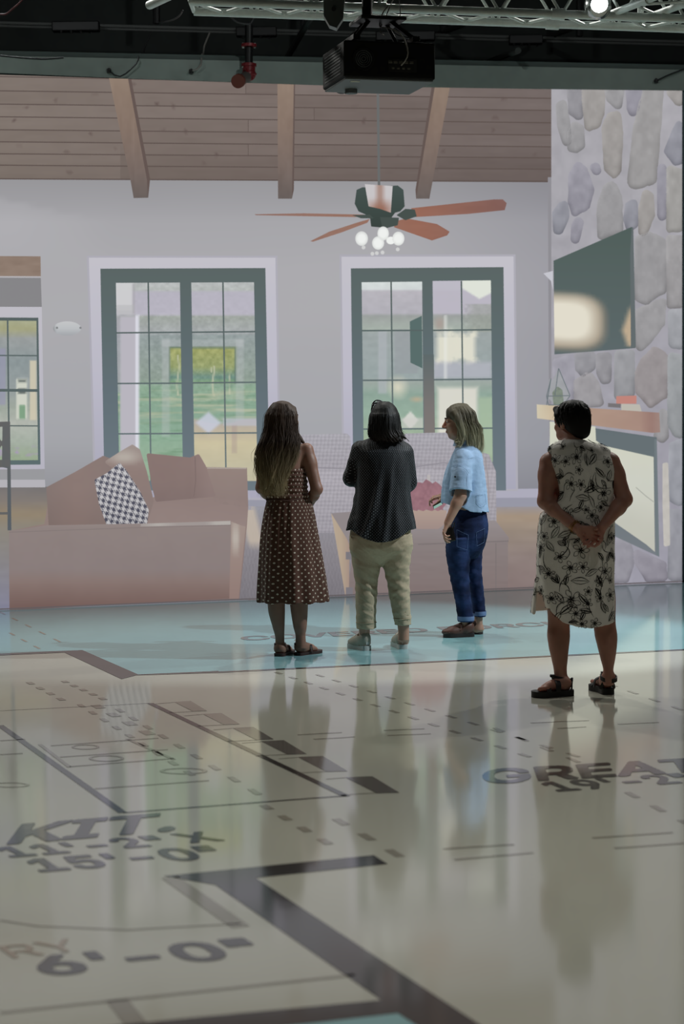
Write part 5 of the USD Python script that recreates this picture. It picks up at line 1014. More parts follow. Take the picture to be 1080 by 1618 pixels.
drape = lambda a, z: 1 + np.clip((A.z(600, 705) - z) * 2.2, 0, 1) * (.075 * np.exp(-((a + 1.75 - .9 * (z - 1.1)) / .09) ** 2) - .05 * np.exp(-((a + 1.56 - .9 * (z - 1.1)) / .10) ** 2) + .065 * np.exp(-((a + 1.32 - .5 * (z - 1.1)) / .08) ** 2) - .04 * np.exp(-((a + 1.15 - .5 * (z - 1.1)) / .1) ** 2) + .02 * np.sin(11 * a + 9 * z))
D.loft(rb, .012, fold=drape, power=2.2, cut=hem2)
D.loft(rb, .003, inset=.012, fold=drape, power=2.2, sub=True, z0=A.z(600, 866), z1=A.z(600, 815))
for sh, eb, wr, s in arms2:
    D.bone(sh + [s * .012, 0, .0], eb, .064, .058, .03); D.bone(eb, eb + (wr - eb) * .72, .054, .040, .015)
D.bone(arms2[0][1] + [-.012, -.02, .0], arms2[0][1] + [-.0, 0, .02], .052, .05, .02)
D.cutaway(lambda x, y, z: np.minimum(.056 - np.hypot(np.hypot(x - P(607, 0)[0], y - A.y - .02), (z - A.z(607, 690)) * 1.6), 1))
D.displace(lambda p: wrinkle(.006, .05, .08, .05, 6)(p) * np.clip((P(560, 0)[0] - p[:, 0]) / .03, 0, 1) + wrinkle(.004, .05, .05, .2, 7)(p))
bl2 = D.mesh()
obj('blouse', bl2, dotted('black_dotted_georgette', (14, 16, 21), (120, 126, 132), .0195, .0025, .6), w2, smooth=True, uv=wrap_uv(bl2, c2, A.y, .19))
Hf = Field([P(572, 0)[0], A.y - .20, A.z(607, 704)], [P(646, 0)[0], A.y + .2, P(607, 628)[2] + .03], .0038)
Hf.ball(at2(0, -.022, .036), [.090, .100, .088], R2, .01); Hf.ball(at2(0, -.03, -.02), [.092, .085, .09], R2, .03)
hb2 = A.rows([(655, 585.5, 628.5, .0, .10), (670, 584, 630.5, -.01, .10), (685, 583, 632.5, -.02, .092), (695, 586, 633, -.03, .08)])
Hf.loft(hb2, .02, cut=lambda x, y, z: A.z(600, 694) - .02 * np.clip((x - P(600, 0)[0]) / .1, -1, 1) - z + 0 * y)
Hf.cutaway(lambda x, y, z: np.where(z < hc2[2] + .045, (y - hc2[1] - .035) * np.ones_like(x), -1.0))
rh = np.random.RandomState(21); rowsH2 = np.array(sorted(hb2))
def bob(s, u):
    a, endz, fl = s; z = hc2[2] + .115 - u * (hc2[2] + .115 - endz); zc = np.clip(z, rowsH2[0, 0], rowsH2[-1, 0]); g = [np.interp(zc, rowsH2[:, 0], rowsH2[:, i]) for i in range(1, 5)]
    k = np.clip((hc2[2] + .125 - z) / .10, .03, 1) ** .5
    return np.array([g[0] + (g[2] * math.cos(a)) * k + fl * max(u - .8, 0), g[1] + g[3] * math.sin(a) * k - .1 * max(u - .8, 0) * abs(fl), z])
locks(Hf, rh, [(rh.uniform(3.0, 6.4), A.z(607, rh.uniform(688, 696)) - .0, rh.choice([0, .05, .12])) for _ in range(60)], bob, 12, (.009, .004), .004, .012, .003, 1.5)
locks(Hf, rh, [(rh.uniform(4.7, 5.9), A.z(607, rh.uniform(693, 699)), rh.uniform(.05, .3)) for _ in range(26)], bob, 12, (.007, .003), .008, .004, .004, 1.5)
Mh2 = hairmat('dark_brown_hair', (24, 24, 23), (44, 35, 31), A.z(607, 702), A.z(607, 672))
hair2 = obj('hair', Hf.mesh(2), Mh2, w2, smooth=True)
strands(hair2, rh, [(rh.uniform(2.9, 6.5), A.z(607, rh.uniform(688, 698)), abs(rh.normal(.02, .08))) for _ in range(1500)], bob, 16, Mh2, .0016, .005, .003, 1.5, .003)
M_blackpl = plain('black_glossy_plastic', (18, 16, 18), .25)
sg2 = thing('sunglasses', 'dark sunglasses pushed up on the dark hair of the person in the black blouse', 'sunglasses', P(594, 640, .06))
cS = at2(-.045, .05, .112)
obj('frame', [tube(curve([P(587, 648, .05), P(587.5, 641, .06), P(590, 635.5, .07), P(595, 632.5, .08), P(600, 633, .09), P(605, 636, .10)], 20), .0042, 8), tube(curve([P(586.5, 650, .04), P(588, 642, .05), P(592, 637, .06), P(598, 637, .07)], 14), .005, 8)], M_blackpl, sg2, smooth=True)
for e in (0, 1): obj('lens', oriented(trimesh.creation.cylinder(.021, .004), unit([.8, .6, 0]), unit([-.3, .4, .85]), unit(np.cross(unit([.8, .6, 0]), unit([-.3, .4, .85]))), P(592 + 7 * e, 639 - 2 * e, .09 + .03 * e)), M_blackpl, sg2, smooth=40)
M_sneak, M_sneakr = plain('grey_beige_canvas', (168, 160, 146), .8, bump=.1, scale=90), plain('pale_rubber', (186, 186, 182), .6)
def shoe(person, h_, t_, sd, upper_mat, sole_mat, sole_h, up_h, name, low=False):
    d = np.array([*unit(t_ - h_), 0]); n = np.array([-d[1], d[0], 0]); o = np.array([h_[0], h_[1], 0.]); Lf = np.linalg.norm(t_ - h_); up = np.array([0, 0, 1.])
    S = Field(np.minimum(o, [*t_, 0]) - [.1, .1, 0] + [0, 0, sole_h - .006], np.maximum(o, [*t_, 0]) + [.1, .1, up_h + .04], .004)
    S.ball(o + d * .03 + up * (sole_h + .035), [.040, .046, .045], np.array([n, d, up]), .01)
    S.bone(o + d * .03 + up * (sole_h + .055), o + d * .02 + up * up_h, .037, .034, .02)
    S.bone(o + d * .05 + up * (sole_h + .035), o + d * Lf * .7 + up * (sole_h + .018), .040, .040, .02); S.ball(o + d * Lf * .74 + up * (sole_h + .016), [.045, .075, .03], np.array([n, d, up]), .02)
    if not low: S.bone(o + d * Lf * .3 + up * (up_h - .004), o + d * Lf * .6 + up * (sole_h + .038), .028, .022, .03)
    S.cutaway(lambda x, y, z: sole_h - .002 - z + 0 * x + 0 * y)
    S.bone(o + d * .055 + up * (up_h - .012), o + d * .045 + up * (up_h + .06), .032, .04, .008, sub=True)
    m = S.mesh(1); s_ = obj(name, m, upper_mat, person, smooth=True)
    obj('sole', extrude(sole_outline(h_ - (t_ - h_) * .08, t_ + (t_ - h_) * .06, .088, sd).buffer(.01).buffer(-.008), 0.0, sole_h + .006), sole_mat, s_, smooth=40)
    return s_, o, d, n, Lf, up
for h_, t_, a_, sd in feet2:
    s_, o, d, n, Lf, up = shoe(w2, h_, t_, sd, M_sneak, M_sneakr, .026, .088, 'sneaker')
    for q in (.42, .50, .58): obj('lace', tube(curve([o + d * Lf * q - n * .026 + up * (.105 - .07 * (q - .3)), o + d * Lf * q + up * (.122 - .08 * (q - .3)), o + d * Lf * q + n * .026 + up * (.105 - .07 * (q - .3))], 8), .003, 6), M_sneakr, s_, smooth=True)
    obj('heel_tab', ribbon(curve([o - d * .012 + up * .04, o - d * .014 + up * .07, o - d * .008 + up * .1], 8), -d, .022, .004), M_sneakr, s_, smooth=40)

# ---------------------------------------------------------------- woman in the pale blue shirt and jeans, turned to the left
A = Fig((738, 1004)); P = A.p
w3 = thing('person', 'person with blond hair in a pale blue short-sleeved shirt and blue jeans, standing in profile', 'person', (P(738, 1004)[0], A.y, 0))
F = Field([P(676, 640)[0], A.y - .36, 0], [P(778, 640)[0], A.y + .36, P(728, 634)[2] + .03], .0046)
F.loft(A.rows([(702, 722, 748, .0, .07), (714, 718, 756, .0, .11), (730, 712, 760, .0, .135), (760, 706, 762, .0, .135), (800, 712, 765, .0, .14), (850, 714, 760, .0, .13), (868, 716, 754, .0, .11)]), .02, .014)
F.bone(P(733, 712, .0), P(728, 690, .0), .052, .048, .03)
R3 = frame((-.985, -.10, -.06)); hc3 = P(724.5, 667.5, -.01); at3 = head(F, hc3, R3, 1.0)
near3 = (P(731, 725, -.145), P(727, 783, -.20), P(707, 826, -.225)); far3 = (P(730, 722, .14), P(716, 772, .19), P(700, 783, .12))
for (sh, eb, wr), rr in ((near3, 1), (far3, 1)):
    F.bone(sh, eb, .046, .040, .03); F.bone(eb, eb + (wr - eb) * .3, .040, .037, .02); F.bone(eb + (wr - eb) * .28, wr, .037, .026, .02)
hand(F, near3[2], (-.30, -.05, -.95), (.9, -.2, -.3), -1, curls=[.35, .55, .7, .8], s=.95, thumb=.8)
hand(F, far3[2], (-.9, -.1, -.25), (.1, .2, -1), 1, curls=[.25, .5, .6, .7], s=.9)
for rows in ([(868, 711, 736, -.07, .065), (915, 716, 738, -.07, .052), (955, 724, 741, -.07, .046), (978, 727, 741, -.07, .036), (990, 727.5, 741, -.07, .036), (1000, 727, 742, -.07, .036)],
             [(868, 732, 756, .07, .065), (915, 744, 757, .07, .052), (950, 748, 761, .07, .046), (972, 749, 762, .07, .036), (985, 749.5, 762, .07, .036), (994, 749, 763, .07, .036)]): F.loft(A.rows(rows), .02)
yn, yf = A.y - .07, A.y + .07
feet3 = [(np.array([P(743.5, 1004)[0], yn]), np.array([P(702, 1004)[0], yn - .035]), P(734, 998, -.07), -1), (np.array([P(759, 1004)[0], yf]), np.array([P(722, 1004)[0], yf + .09]), P(755, 994, .07), 1)]
for h_, t_, a_, sd in feet3: foot(F, h_, t_, a_, lift=.026)
obj('body', F.mesh(), M_skin2, w3, smooth=True); face_marks(w3, at3, R3, 1.0)
T = Field([P(694, 640)[0], A.y - .27, A.z(740, 985)], [P(780, 640)[0], A.y + .27, A.z(740, 790)], .0046)
T.loft(A.rows([(795, 717, 766, .0, .12), (812, 714, 768.5, .0, .135), (830, 710.5, 771, .0, .152), (845, 707.5, 770, .0, .158), (860, 705.5, 766.5, .0, .15), (870, 707, 762, .0, .135), (882, 714, 752, .0, .09)]), .02, power=2.2)
jL = A.rows([(850, 705, 745, -.08, .10), (870, 703.5, 743, -.078, .095), (900, 708, 741.5, -.075, .085), (925, 713, 742, -.07, .075), (950, 718.5, 744.5, -.07, .070), (970, 721.5, 747, -.07, .066), (982, 723, 748, -.07, .066)])
jR = A.rows([(850, 725, 767, .08, .10), (870, 727, 762.5, .078, .095), (900, 734, 761, .075, .085), (925, 740, 763, .07, .075), (950, 743.5, 765.5, .07, .070), (965, 745.5, 766.5, .07, .066), (974, 747, 767, .07, .066)])
kn = lambda a, z: 1 + .03 * np.sin(2.2 * a + 85 * z) * np.exp(-((z - .44) / .10) ** 2) + .018 * np.sin(2 * a + 70 * z) * np.exp(-((z - .78) / .08) ** 2) + .02 * np.sin(60 * z + a) * np.exp(-((z - .25) / .1) ** 2)
for lg in (jL, jR): T.loft(lg, .012, fold=kn)
for lg in (jL, jR): T.loft(lg, .003, inset=.011, sub=True, z0=.04, z1=.22)
T.displace(lambda p: .005 * (np.abs(fbm(np.c_[p[:, 0] / .1, p[:, 1] / .1, p[:, 2] / .03], 3, 14) - .5) * -2.2 + .3))
M_denim = mat('blue_denim', {'g': ('geometry', {}), 'm': ('mapping', {'scale': (400., 400., 900.)}), 't': ('noise_texture', dict(scale=1.0, detail=2)), 't2': ('noise_texture', dict(scale=7.0, detail=3)), 'ad': ('math', dict(math_type='multiply_add', value2=.35, value3=.0)), 'ad2': ('math', dict(math_type='add')),
    'r': ('rgb_ramp', {'ramp': [(.4, tuple(lin((12, 17, 36)))), (.62, tuple(lin((21, 31, 62)))), (.8, tuple(lin((42, 58, 98))))]}), 'p': ('principled_bsdf', dict(roughness=.85, specular_ior_level=.2))}, [('g.position', 'm.vector'), ('m.vector', 't.vector'), ('g.position', 't2.vector'), ('t.fac', 'ad.value1'), ('ad.value', 'ad2.value1'), ('t2.fac', 'ad2.value2'), ('ad2.value', 'r.fac'), ('r.color', 'p.base_color')])
M_denim2 = plain('pale_denim_turn_up', (98, 120, 158), .85)
jeans = obj('jeans', T.mesh(), M_denim, w3, smooth=True)
for lg in (jL, jR):
    g = np.array(sorted(lg)); zc = g[0, 0] + .012
    obj('turn_up', ribbon([np.array([g[0, 1] + (g[0, 3] + .002) * math.cos(a), g[0, 2] + (g[0, 4] + .002) * math.sin(a), zc + .012]) for a in np.linspace(0, 2 * math.pi, 37)], np.array([[math.cos(a), math.sin(a), 0] for a in np.linspace(0, 2 * math.pi, 37)]), .03, .005), M_denim2, jeans, smooth=True)
jm = cKDTree(np.array(T.mesh(0).vertices))
def on_cloth(tree_pts, x_px, y_px, dy, out=.002):
    q = P(x_px, y_px, dy); pts = tree_pts.data; dd = np.hypot(pts[:, 0] - q[0], pts[:, 2] - q[2]); near = pts[dd < .012]
    return q if not len(near) else np.array([q[0], near[:, 1].min() - out, q[2]])
for px in ([(722, 838), (740, 846), (739, 870), (722, 864), (722, 838)], [(753, 842), (767, 836), (766, 858), (754, 864), (753, 842)]):
    q = np.array(shapely.segmentize(sg.LineString(px), 2).coords); obj('pocket_seam', tube([on_cloth(jm, a, b, -.2) for a, b in q], .0010, 5), M_denim2, jeans, smooth=True)
D = Field([P(686, 640)[0], A.y - .33, A.z(740, 818)], [P(782, 640)[0], A.y + .33, A.z(740, 692)], .0044)
rb = A.rows([(697, 727, 748, .0, .068), (702, 723, 753, .0, .078), (709, 718, 758, .0, .10), (718, 714, 761, .0, .13), (730, 709.5, 763, .0, .15), (745, 703, 765, .0, .15), (762, 699, 766.5, .0, .15), (785, 696.5, 768.5, .0, .165), (815, 697, 771.5, .0, .175)])
xh = [P(x, 0)[0] for x in (696, 704, 722, 733, 752, 753.5, 772)]; zhm = [A.z(735, y) for y in (794, 797, 800, 806, 809, 806.5, 810.5)]
box3 = lambda a, z: 1 + (.025 * np.sin(4 * a + 1 + 3 * z) + .012 * np.sin(9 * a + 11 * z)) * np.clip((A.z(735, 712) - z) * 5, 0, 1)
D.loft(rb, .01, fold=box3, power=2.3, cut=lambda x, y, z: np.interp(x, xh, zhm) - z + 0 * y)
D.loft(rb, .003, inset=.011, fold=box3, power=2.3, sub=True, z0=A.z(735, 820), z1=A.z(735, 775))
for (sh, eb, wr), s in ((near3, -1), (far3, 1)):
    c0, c1 = sh + (eb - sh) * .1 + [.0, s * .0, 0], sh + (eb - sh) * .88
    D.bone(sh + [0, -s * .02, .002], c0 + (c1 - c0) * .5, .066, .070, .03); D.bone(c0 + (c1 - c0) * .45, c1, .070, .080, .01)
    ax = unit(c1 - c0); D.cutaway(lambda x, y, z, c=c1, ax=ax: np.minimum(np.minimum(((x - c[0]) * ax[0] + (y - c[1]) * ax[1] + (z - c[2]) * ax[2]) , (.096 - np.sqrt((x - c[0]) ** 2 + (y - c[1]) ** 2 + (z - c[2] + .03) ** 2 * .6))), (y - c[1]) * s + .022))
    D.bone(sh + (eb - sh) * .55, eb + (eb - sh) * .1, .056, .068, .004, sub=True)
D.cutaway(lambda x, y, z: np.minimum(.056 - np.hypot(np.hypot(x - P(730, 0)[0], y - A.y), (z - A.z(730, 693)) * 1.5), 1))
D.displace(lambda p: wrinkle(.006, .05, .05, .12, 16)(p) + .003 * (np.abs(fbm(p / np.array([.09, .09, .03]), 2, 3) - .5) * -2))
shirt3 = D.mesh(); M_shirt = plain('pale_blue_cotton', (162, 188, 218), .85, vary=.03, scale=60, bump=.12, spec=.2)
sh3 = obj('shirt', shirt3, M_shirt, w3, smooth=True); st3 = cKDTree(np.array(shirt3.vertices))
M_seam = plain('blue_seam', (140, 162, 192), .9)
for px in ([(739, 724), (752, 722), (762, 726)], [(713, 738), (722, 734), (735, 741), (740, 748)], [(753, 783), (767, 781), (769, 797), (762, 802), (754, 796), (753, 783)], [(738, 748), (737, 762), (738, 772)]):
    q = np.array(shapely.segmentize(sg.LineString(px), 2).coords); obj('seam', tube([on_cloth(st3, a, b, -.2) for a, b in q], .0011, 5), M_seam, sh3, smooth=True)
obj('sleeve_button', oriented(trimesh.creation.cylinder(.006, .004), [1, 0, 0], [0, 0, 1], [0, -1, 0], on_cloth(st3, 718, 753, -.2)), M_blackpl, sh3, smooth=40)
obj('collar', ribbon([P(732.5, 700, .0) + np.array([.068 * math.cos(a) - .0, .066 * math.sin(a), .012 + .012 * math.cos(a)]) for a in np.linspace(.9, 2 * math.pi - .2, 30)], np.array([[math.cos(a), math.sin(a), .35] for a in np.linspace(.9, 2 * math.pi - .2, 30)]), .042, .006), M_shirt, sh3, smooth=True)
Hf = Field([P(698, 0)[0], A.y - .24, A.z(745, 730)], [P(772, 0)[0], A.y + .22, P(728, 634)[2] + .03], .0038)
Hf.ball(at3(0, -.024, .036), [.086, .098, .084], R3, .01); Hf.ball(at3(0, -.048, -.02), [.084, .066, .085], R3, .03); Hf.ball(at3(0, .004, .060), [.072, .084, .070], R3, .02)
Hf.chain([at3(0, -.06, -.02), P(741, 688, .0), P(747, 703, -.02), P(753, 717, -.03)], [.075, .064, .046, .016], .02)
for e in (-1, 1): Hf.chain(curve([at3(e * .03, .062, .088), at3(e * .066, .035, .055), at3(e * .080, .006, .0), at3(e * .078, -.012, -.06), at3(e * .074, -.02, -.115)], 8), [.012, .018, .022, .024, .025, .024, .02, .012], .02)
rh = np.random.RandomState(33)
def long3(s, u):
    key = s[:1] + s[1:2] + (round(float(s[2][0]), 6), round(float(s[2][2]), 6))
    if key not in long3.memo:
        e, f0, end = s; y0 = .062 - f0 * .14; sh_ = 1.0 - .25 * max(f0 - .6, 0)
        pts = np.array([at3(e * .008, y0 * .7 - .01, .128 - 4.0 * (y0 * .7 + .01) ** 2), at3(e * .045, y0 * .9 - .008, .112 - 4.0 * (y0 * .9) ** 2), at3(e * .076 * sh_, y0 - .025, .062), at3(e * .090 * sh_, y0 - .035, .0), at3(e * .086 * sh_, y0 - .045 - .02 * f0, -.06), (at3(e * .082 * sh_, y0 - .055 - .03 * f0, -.11) + end) / 2, end])
        long3.memo[key] = PchipInterpolator(np.linspace(0, 1, 7), pts)
    return long3.memo[key](u)
long3.memo = {}
def end3(e, f0): return P(734 + 23 * f0 + rh.uniform(-3, 3), rh.uniform(699, 710) + 13 * f0, e * .07 * (1 - .5 * f0) + rh.uniform(-.02, .02)) if f0 > .25 else P(rh.uniform(718, 726), rh.uniform(692, 708), e * .095)
def heads3(n, lo=-.05): return [(e, f0, end3(e, f0)) for e in (1, -1) for f0 in np.clip(rh.uniform(lo, 1.05, n), 0, 1)]
Mh3 = hairmat('ash_blond_hair', (84, 77, 62), (196, 188, 156), A.z(740, 722), A.z(740, 650))
locks(Hf, rh, heads3(34), long3, 16, (.009, .004), .005, .012, .006, 1.6)
hair3 = obj('hair', Hf.mesh(2), Mh3, w3, smooth=True)
strands(hair3, rh, heads3(900), long3, 18, Mh3, .0018, .007, .008, 1.7, .002)
M_shoe3, M_heel3 = plain('brown_leather', (88, 56, 46), .5, bump=.08, scale=40), plain('dark_heel', (40, 30, 28), .6)
for h_, t_, a_, sd in feet3:
    s_, o, d, n, Lf, up = shoe(w3, h_, t_, sd, M_shoe3, M_heel3, .022, .075, 'shoe', low=True)
    obj('strap', ribbon(curve([o + d * Lf * .5 - n * .042 + up * .05, o + d * Lf * .40 + up * .098, o + d * Lf * .5 + n * .042 + up * .05], 12), up, .02, .005), M_shoe3, s_, smooth=40)
ph = thing('phone', 'pale-screened phone in the far hand of the person in jeans', 'phone', P(691, 799, .06))
pc = P(691.5, 797.5, .065); u_ = unit(np.array([-.85, -.15, -.45])); v_ = unit(np.cross(u_, [.2, .5, .8])); w_ = np.cross(u_, v_)
obj('case', oriented(box((0, 0, 0), (.075, .036, .009), .003), u_, v_, w_, pc), M_blackpl, ph, smooth=40)
obj('screen', oriented(box((0, 0, 0), (.066, .034, .002), .0005), u_, v_, w_, pc + u_ * .003 + w_ * .0052 * (1 if w_[1] < 0 else -1)), mat('lit_phone_screen', {'p': ('principled_bsdf', dict(base_color=(.05, .06, .06), roughness=.2, emission_color=(.55, .9, .75), emission_strength=.42))}), ph, smooth=False)
kc = thing('clutch', 'small black case held low in the near hand of the person in jeans', 'case', P(709, 842, -.18))
obj('case', oriented(box((0, 0, 0), (.075, .035, .10), .01), unit([.9, -.2, .2]), unit([.2, .95, 0]), unit(np.cross([.9, -.2, .2], [.2, .95, 0])), P(709.5, 845, -.215)), M_blackpl, kc, smooth=40)
obj('wrist_strap', tube(curve([P(712, 836, -.225), P(714.5, 828, -.225), P(718, 826, -.19), P(716, 836, -.18), P(712, 842, -.2)], 18), .004, 6), M_blackpl, kc, smooth=True)

# ================================================================ overhead: truss, lamps, projector, rail, valve, cables
M_truss = plain('brushed_aluminium_truss', (214, 222, 218), .5, .15, vary=.05, scale=30)
M_darkm = plain('black_metal', (20, 20, 21), .5)
M_proj, M_projlow = plain('projector_black_plastic', (24, 24, 25), .75, spec=.25), plain('projector_grey_underside', (104, 108, 110), .6)
def tub(a, b, r, n=10): return tube([a, b], r, n)
def truss(name, label, ends_px, y0, y1, gap, depth, seg, tube_r=.025, lace_r=.010):
    """A box truss: lower front chord through two pixels at distances y0, y1; gap back, depth up; lacing between the chords."""
    a, b = on_depth(*map(float, ends_px[0]), y0), on_depth(*map(float, ends_px[1]), y1); d = unit(b - a); n = unit(np.cross([0, 0, 1.], d)); n = n if n[1] > 0 else -n; up = np.array([0, 0, 1.])
    t = thing(name, label, 'truss', a)
    ch = [np.zeros(3), n * gap, up * depth, n * gap + up * depth]
    for o in ch: obj('chord', tub(a + o, b + o, tube_r, 14), M_truss, t, smooth=40)
    k = max(2, int(np.linalg.norm(b - a) / seg)); P_ = [a + (b - a) * i / k for i in range(k + 1)]
    for i in range(k):
        p, q, m = P_[i], P_[i + 1], (P_[i] + P_[i + 1]) / 2
        for u_, v_ in ((ch[0], ch[1]), (ch[0], ch[2]), (ch[1], ch[3])):
            obj('brace', tub(p + u_, m + v_, lace_r, 6), M_truss, t, smooth=40); obj('brace', tub(m + v_, q + u_, lace_r, 6), M_truss, t, smooth=40)
    for i in (0, k):
        for u_, v_ in ((ch[0], ch[1]), (ch[0], ch[2]), (ch[1], ch[3]), (ch[2], ch[3])): obj('end_brace', tub(P_[i] + u_, P_[i] + v_, lace_r * 1.3, 8), M_truss, t, smooth=40)
    for f in (.34, .66):
        for o in ch[:2]: obj('coupler', tub(a + (b - a) * (f - .012) + o, a + (b - a) * (f + .012) + o, tube_r * 1.35, 12), M_truss, t, smooth=40)
    return t, a, b, d, n
tr1, ta, tb, td, tn = truss('lighting_truss', 'long pale metal box truss running across the top above the projector', ((300, 2), (1180, 33.)), 11.6, 11.6, .30, .30, .36)
obj('chord', tub(on_depth(236., 8., 11.9), on_depth(300., -22., 11.25), .027, 12), M_truss, tr1, smooth=40)
tr2, *_ = truss('lighting_truss', 'short pale truss crossing the long one at the upper right corner', ((950, 28), (1180, -62.)), 11.75, 10.4, .26, .26, .34, .022, .009)
bk = thing('hoist_bracket', 'grey angular clamp hanging under the long truss left of the projector', 'bracket', on_depth(528., 40., 11.6))
obj('clamp', [extrude(sg.Polygon([(-.062, .10), (.062, .10), (.05, -.02), (.012, -.075), (-.03, -.06), (-.062, .0)]), -.05, .05).apply_transform(np.array([[1, 0, 0, 0], [0, 0, -1, 0], [0, 1, 0, 0], [0, 0, 0, 1.]])).apply_translation(on_depth(528., 26., 11.5))], plain('grey_cast_metal', (120, 126, 124), .5, .4), bk, smooth=20)
obj('bolt', tub(on_depth(527., 14., 11.43), on_depth(527., 14., 11.56), .014, 8), M_darkm, bk, smooth=40)
# lit lamp on the truss
lm = thing('stage_lamp', 'lit stage lamp with a bright white lens under the truss at upper right', 'lamp', on_depth(946., 4., 11.5))
c = on_depth(946., -1., 11.5)
obj('reflector', trimesh.Trimesh(*[getattr(oriented(trimesh.creation.revolve(np.array([(.012, .0), (.05, .004), (.075, .03), (.078, .075), (.072, .075), (.068, .035), (.045, .012), (.012, .010)]), sections=28), [1, 0, 0], unit([0, .5, -.86]), unit([0, .86, .5]), c + [0, -.0, -.055]), k) for k in ('vertices', 'faces')]), plain('lamp_reflector', (210, 215, 215), .2, .9), lm, smooth=40)
obj('lens', oriented(trimesh.creation.icosphere(3, .05), [1, 0, 0], [0, .5, -.86], [0, .43, .25], c + [0, -.01, -.03]), mat('lamp_glow', {'e': ('emission', {'color': (.9, 1, 1), 'strength': 6.0})}, surface='e.emission'), lm, smooth=True)
obj('housing', oriented(trimesh.creation.cylinder(.08, .22), [1, 0, 0], [0, .5, -.86], [0, .86, .5], c + [0, .06, .12]), M_darkm, lm, smooth=40)
# projector
pj = thing('projector', 'large black projector hanging from the truss in front of the picture', 'projector', on_depth(594., 60., 11.2))
pc = on_depth(597., 106., 11.05); w_, h_, l_ = .52, .20, .47
ang = -.26; X_, Y_, Z_ = np.array([math.cos(ang), -math.sin(ang), 0]), np.array([math.sin(ang), math.cos(ang), 0]), np.array([0, 0, 1.])
pl = lambda x, y, z: pc + X_ * x + Y_ * y + Z_ * z
body = oriented(box((0, 0, 0), (w_, l_, h_), .012), X_, Y_, Z_, pc)
obj('casing', body, M_proj, pj, smooth=30)
obj('underside', oriented(box((0, 0, 0), (w_ - .02, l_ - .02, .014), .005), X_, Y_, Z_, pl(0, 0, -h_ / 2 - .004)), M_projlow, pj, smooth=30)
for k in range(9): obj('vent_slat', oriented(box((0, 0, 0), (.004, .34, .006)), X_, Y_, Z_, pl(-w_ / 2 - .001, 0, -.07 + .017 * k)), M_projlow, pj, smooth=False)
g = obj('fan_grille', oriented(trimesh.creation.annulus(.05, .062, .008), X_, Z_, -Y_, pl(-.15, -l_ / 2 - .002, .0)), M_darkm, pj, smooth=40)
for k in range(4): obj('grille_ring', oriented(trimesh.creation.annulus(.010 + .011 * k, .013 + .011 * k, .006), X_, Z_, -Y_, pl(-.15, -l_ / 2 - .003, .0)), M_projlow, g, smooth=40)
pn = obj('port_panel', oriented(box((0, 0, 0), (.16, .006, .07)), X_, Y_, Z_, pl(.07, -l_ / 2 - .002, -.03)), plain('port_panel', (40, 40, 40), .5), pj, smooth=False)
M_port = plain('port_metal', (120, 118, 108), .4, .5)
for k in range(5): obj('port', oriented(box((0, 0, 0), (.022, .008, .014), .002), X_, Y_, Z_, pl(.0 + .03 * k, -l_ / 2 - .006, -.012)), M_port, pn, smooth=False)
for k in range(4): obj('port', oriented(box((0, 0, 0), (.016, .008, .010), .002), X_, Y_, Z_, pl(.015 + .03 * k, -l_ / 2 - .006, -.045)), M_port, pn, smooth=False)
obj('lens_barrel', oriented(trimesh.creation.cylinder(.05, .12), X_, Z_, -Y_, pl(-.12, l_ / 2 + .05, -.05)), M_darkm, pj, smooth=40)
obj('lens_foot', oriented(trimesh.creation.cylinder(.035, .03), X_, Y_, Z_, pl(-.13, .10, -h_ / 2 - .02)), M_projlow, pj, smooth=40)
obj('sticker', oriented(box((0, 0, 0), (.05, .035, .002)), X_, Y_, Z_, pl(-.18, -.17, -h_ / 2 - .0125)), plain('pale_sticker', (180, 180, 160), .7), pj, smooth=False)
for sx in (-1, 1):
    obj('mount_rail', oriented(box((0, 0, 0), (.04, .36, .03), .004), X_, Y_, Z_, pl(.17 * sx, 0, h_ / 2 + .03)), M_darkm, pj, smooth=False)
    for sy in (-1, 1): obj('mount_strut', tub(pl(.17 * sx, .15 * sy, h_ / 2 + .03), pl(.06 * sx, .04 * sy, h_ / 2 + .15), .012, 8), M_darkm, pj, smooth=40)
obj('mount_plate', oriented(box((0, 0, 0), (.26, .26, .02), .004), X_, Y_, Z_, pl(0, 0, h_ / 2 + .15)), M_darkm, pj, smooth=False)
ptop = on_depth(588., 20., 11.3); obj('pole', tub(pl(-.06, 0, h_ / 2 + .15), np.array([pl(-.06, 0, 0)[0], pl(-.06, 0, 0)[1], ta[2] + .3]), .03, 14), M_darkm, pj, smooth=40)
cab = thing('projector_cables', 'thin grey cables looping from the truss down to the back of the projector', 'cable', on_depth(600., 60., 10.7))
M_cable, M_wire, M_red = plain('grey_cable', (150, 146, 140), .6), plain('dark_cable', (46, 46, 46), .6), plain('dark_red_cable', (92, 44, 44), .6)
obj('cable', tube(curve([pl(.06, -l_ / 2 - .01, -.03), pl(.085, -l_ / 2 - .06, .03), pl(.07, -l_ / 2 - .05, .10), pl(.03, -l_ / 2 + .03, .17), on_depth(600., 42., 11.0), on_depth(612., 10., 11.3)], 30), .004, 6), M_cable, cab, smooth=True)
obj('cable', tube(curve([pl(-.02, -.2, .14), on_depth(600., 48., 11.0), on_depth(610., 24., 11.2), on_depth(622., -4., 11.4)], 24), .0035, 6), M_cable, cab, smooth=True)
obj('cable', tube(curve([pl(.12, -.25, .12), on_depth(622., 50., 11.0), on_depth(632., 20., 11.2), on_depth(630., -6., 11.4)], 24), .003, 6), M_wire, cab, smooth=True)
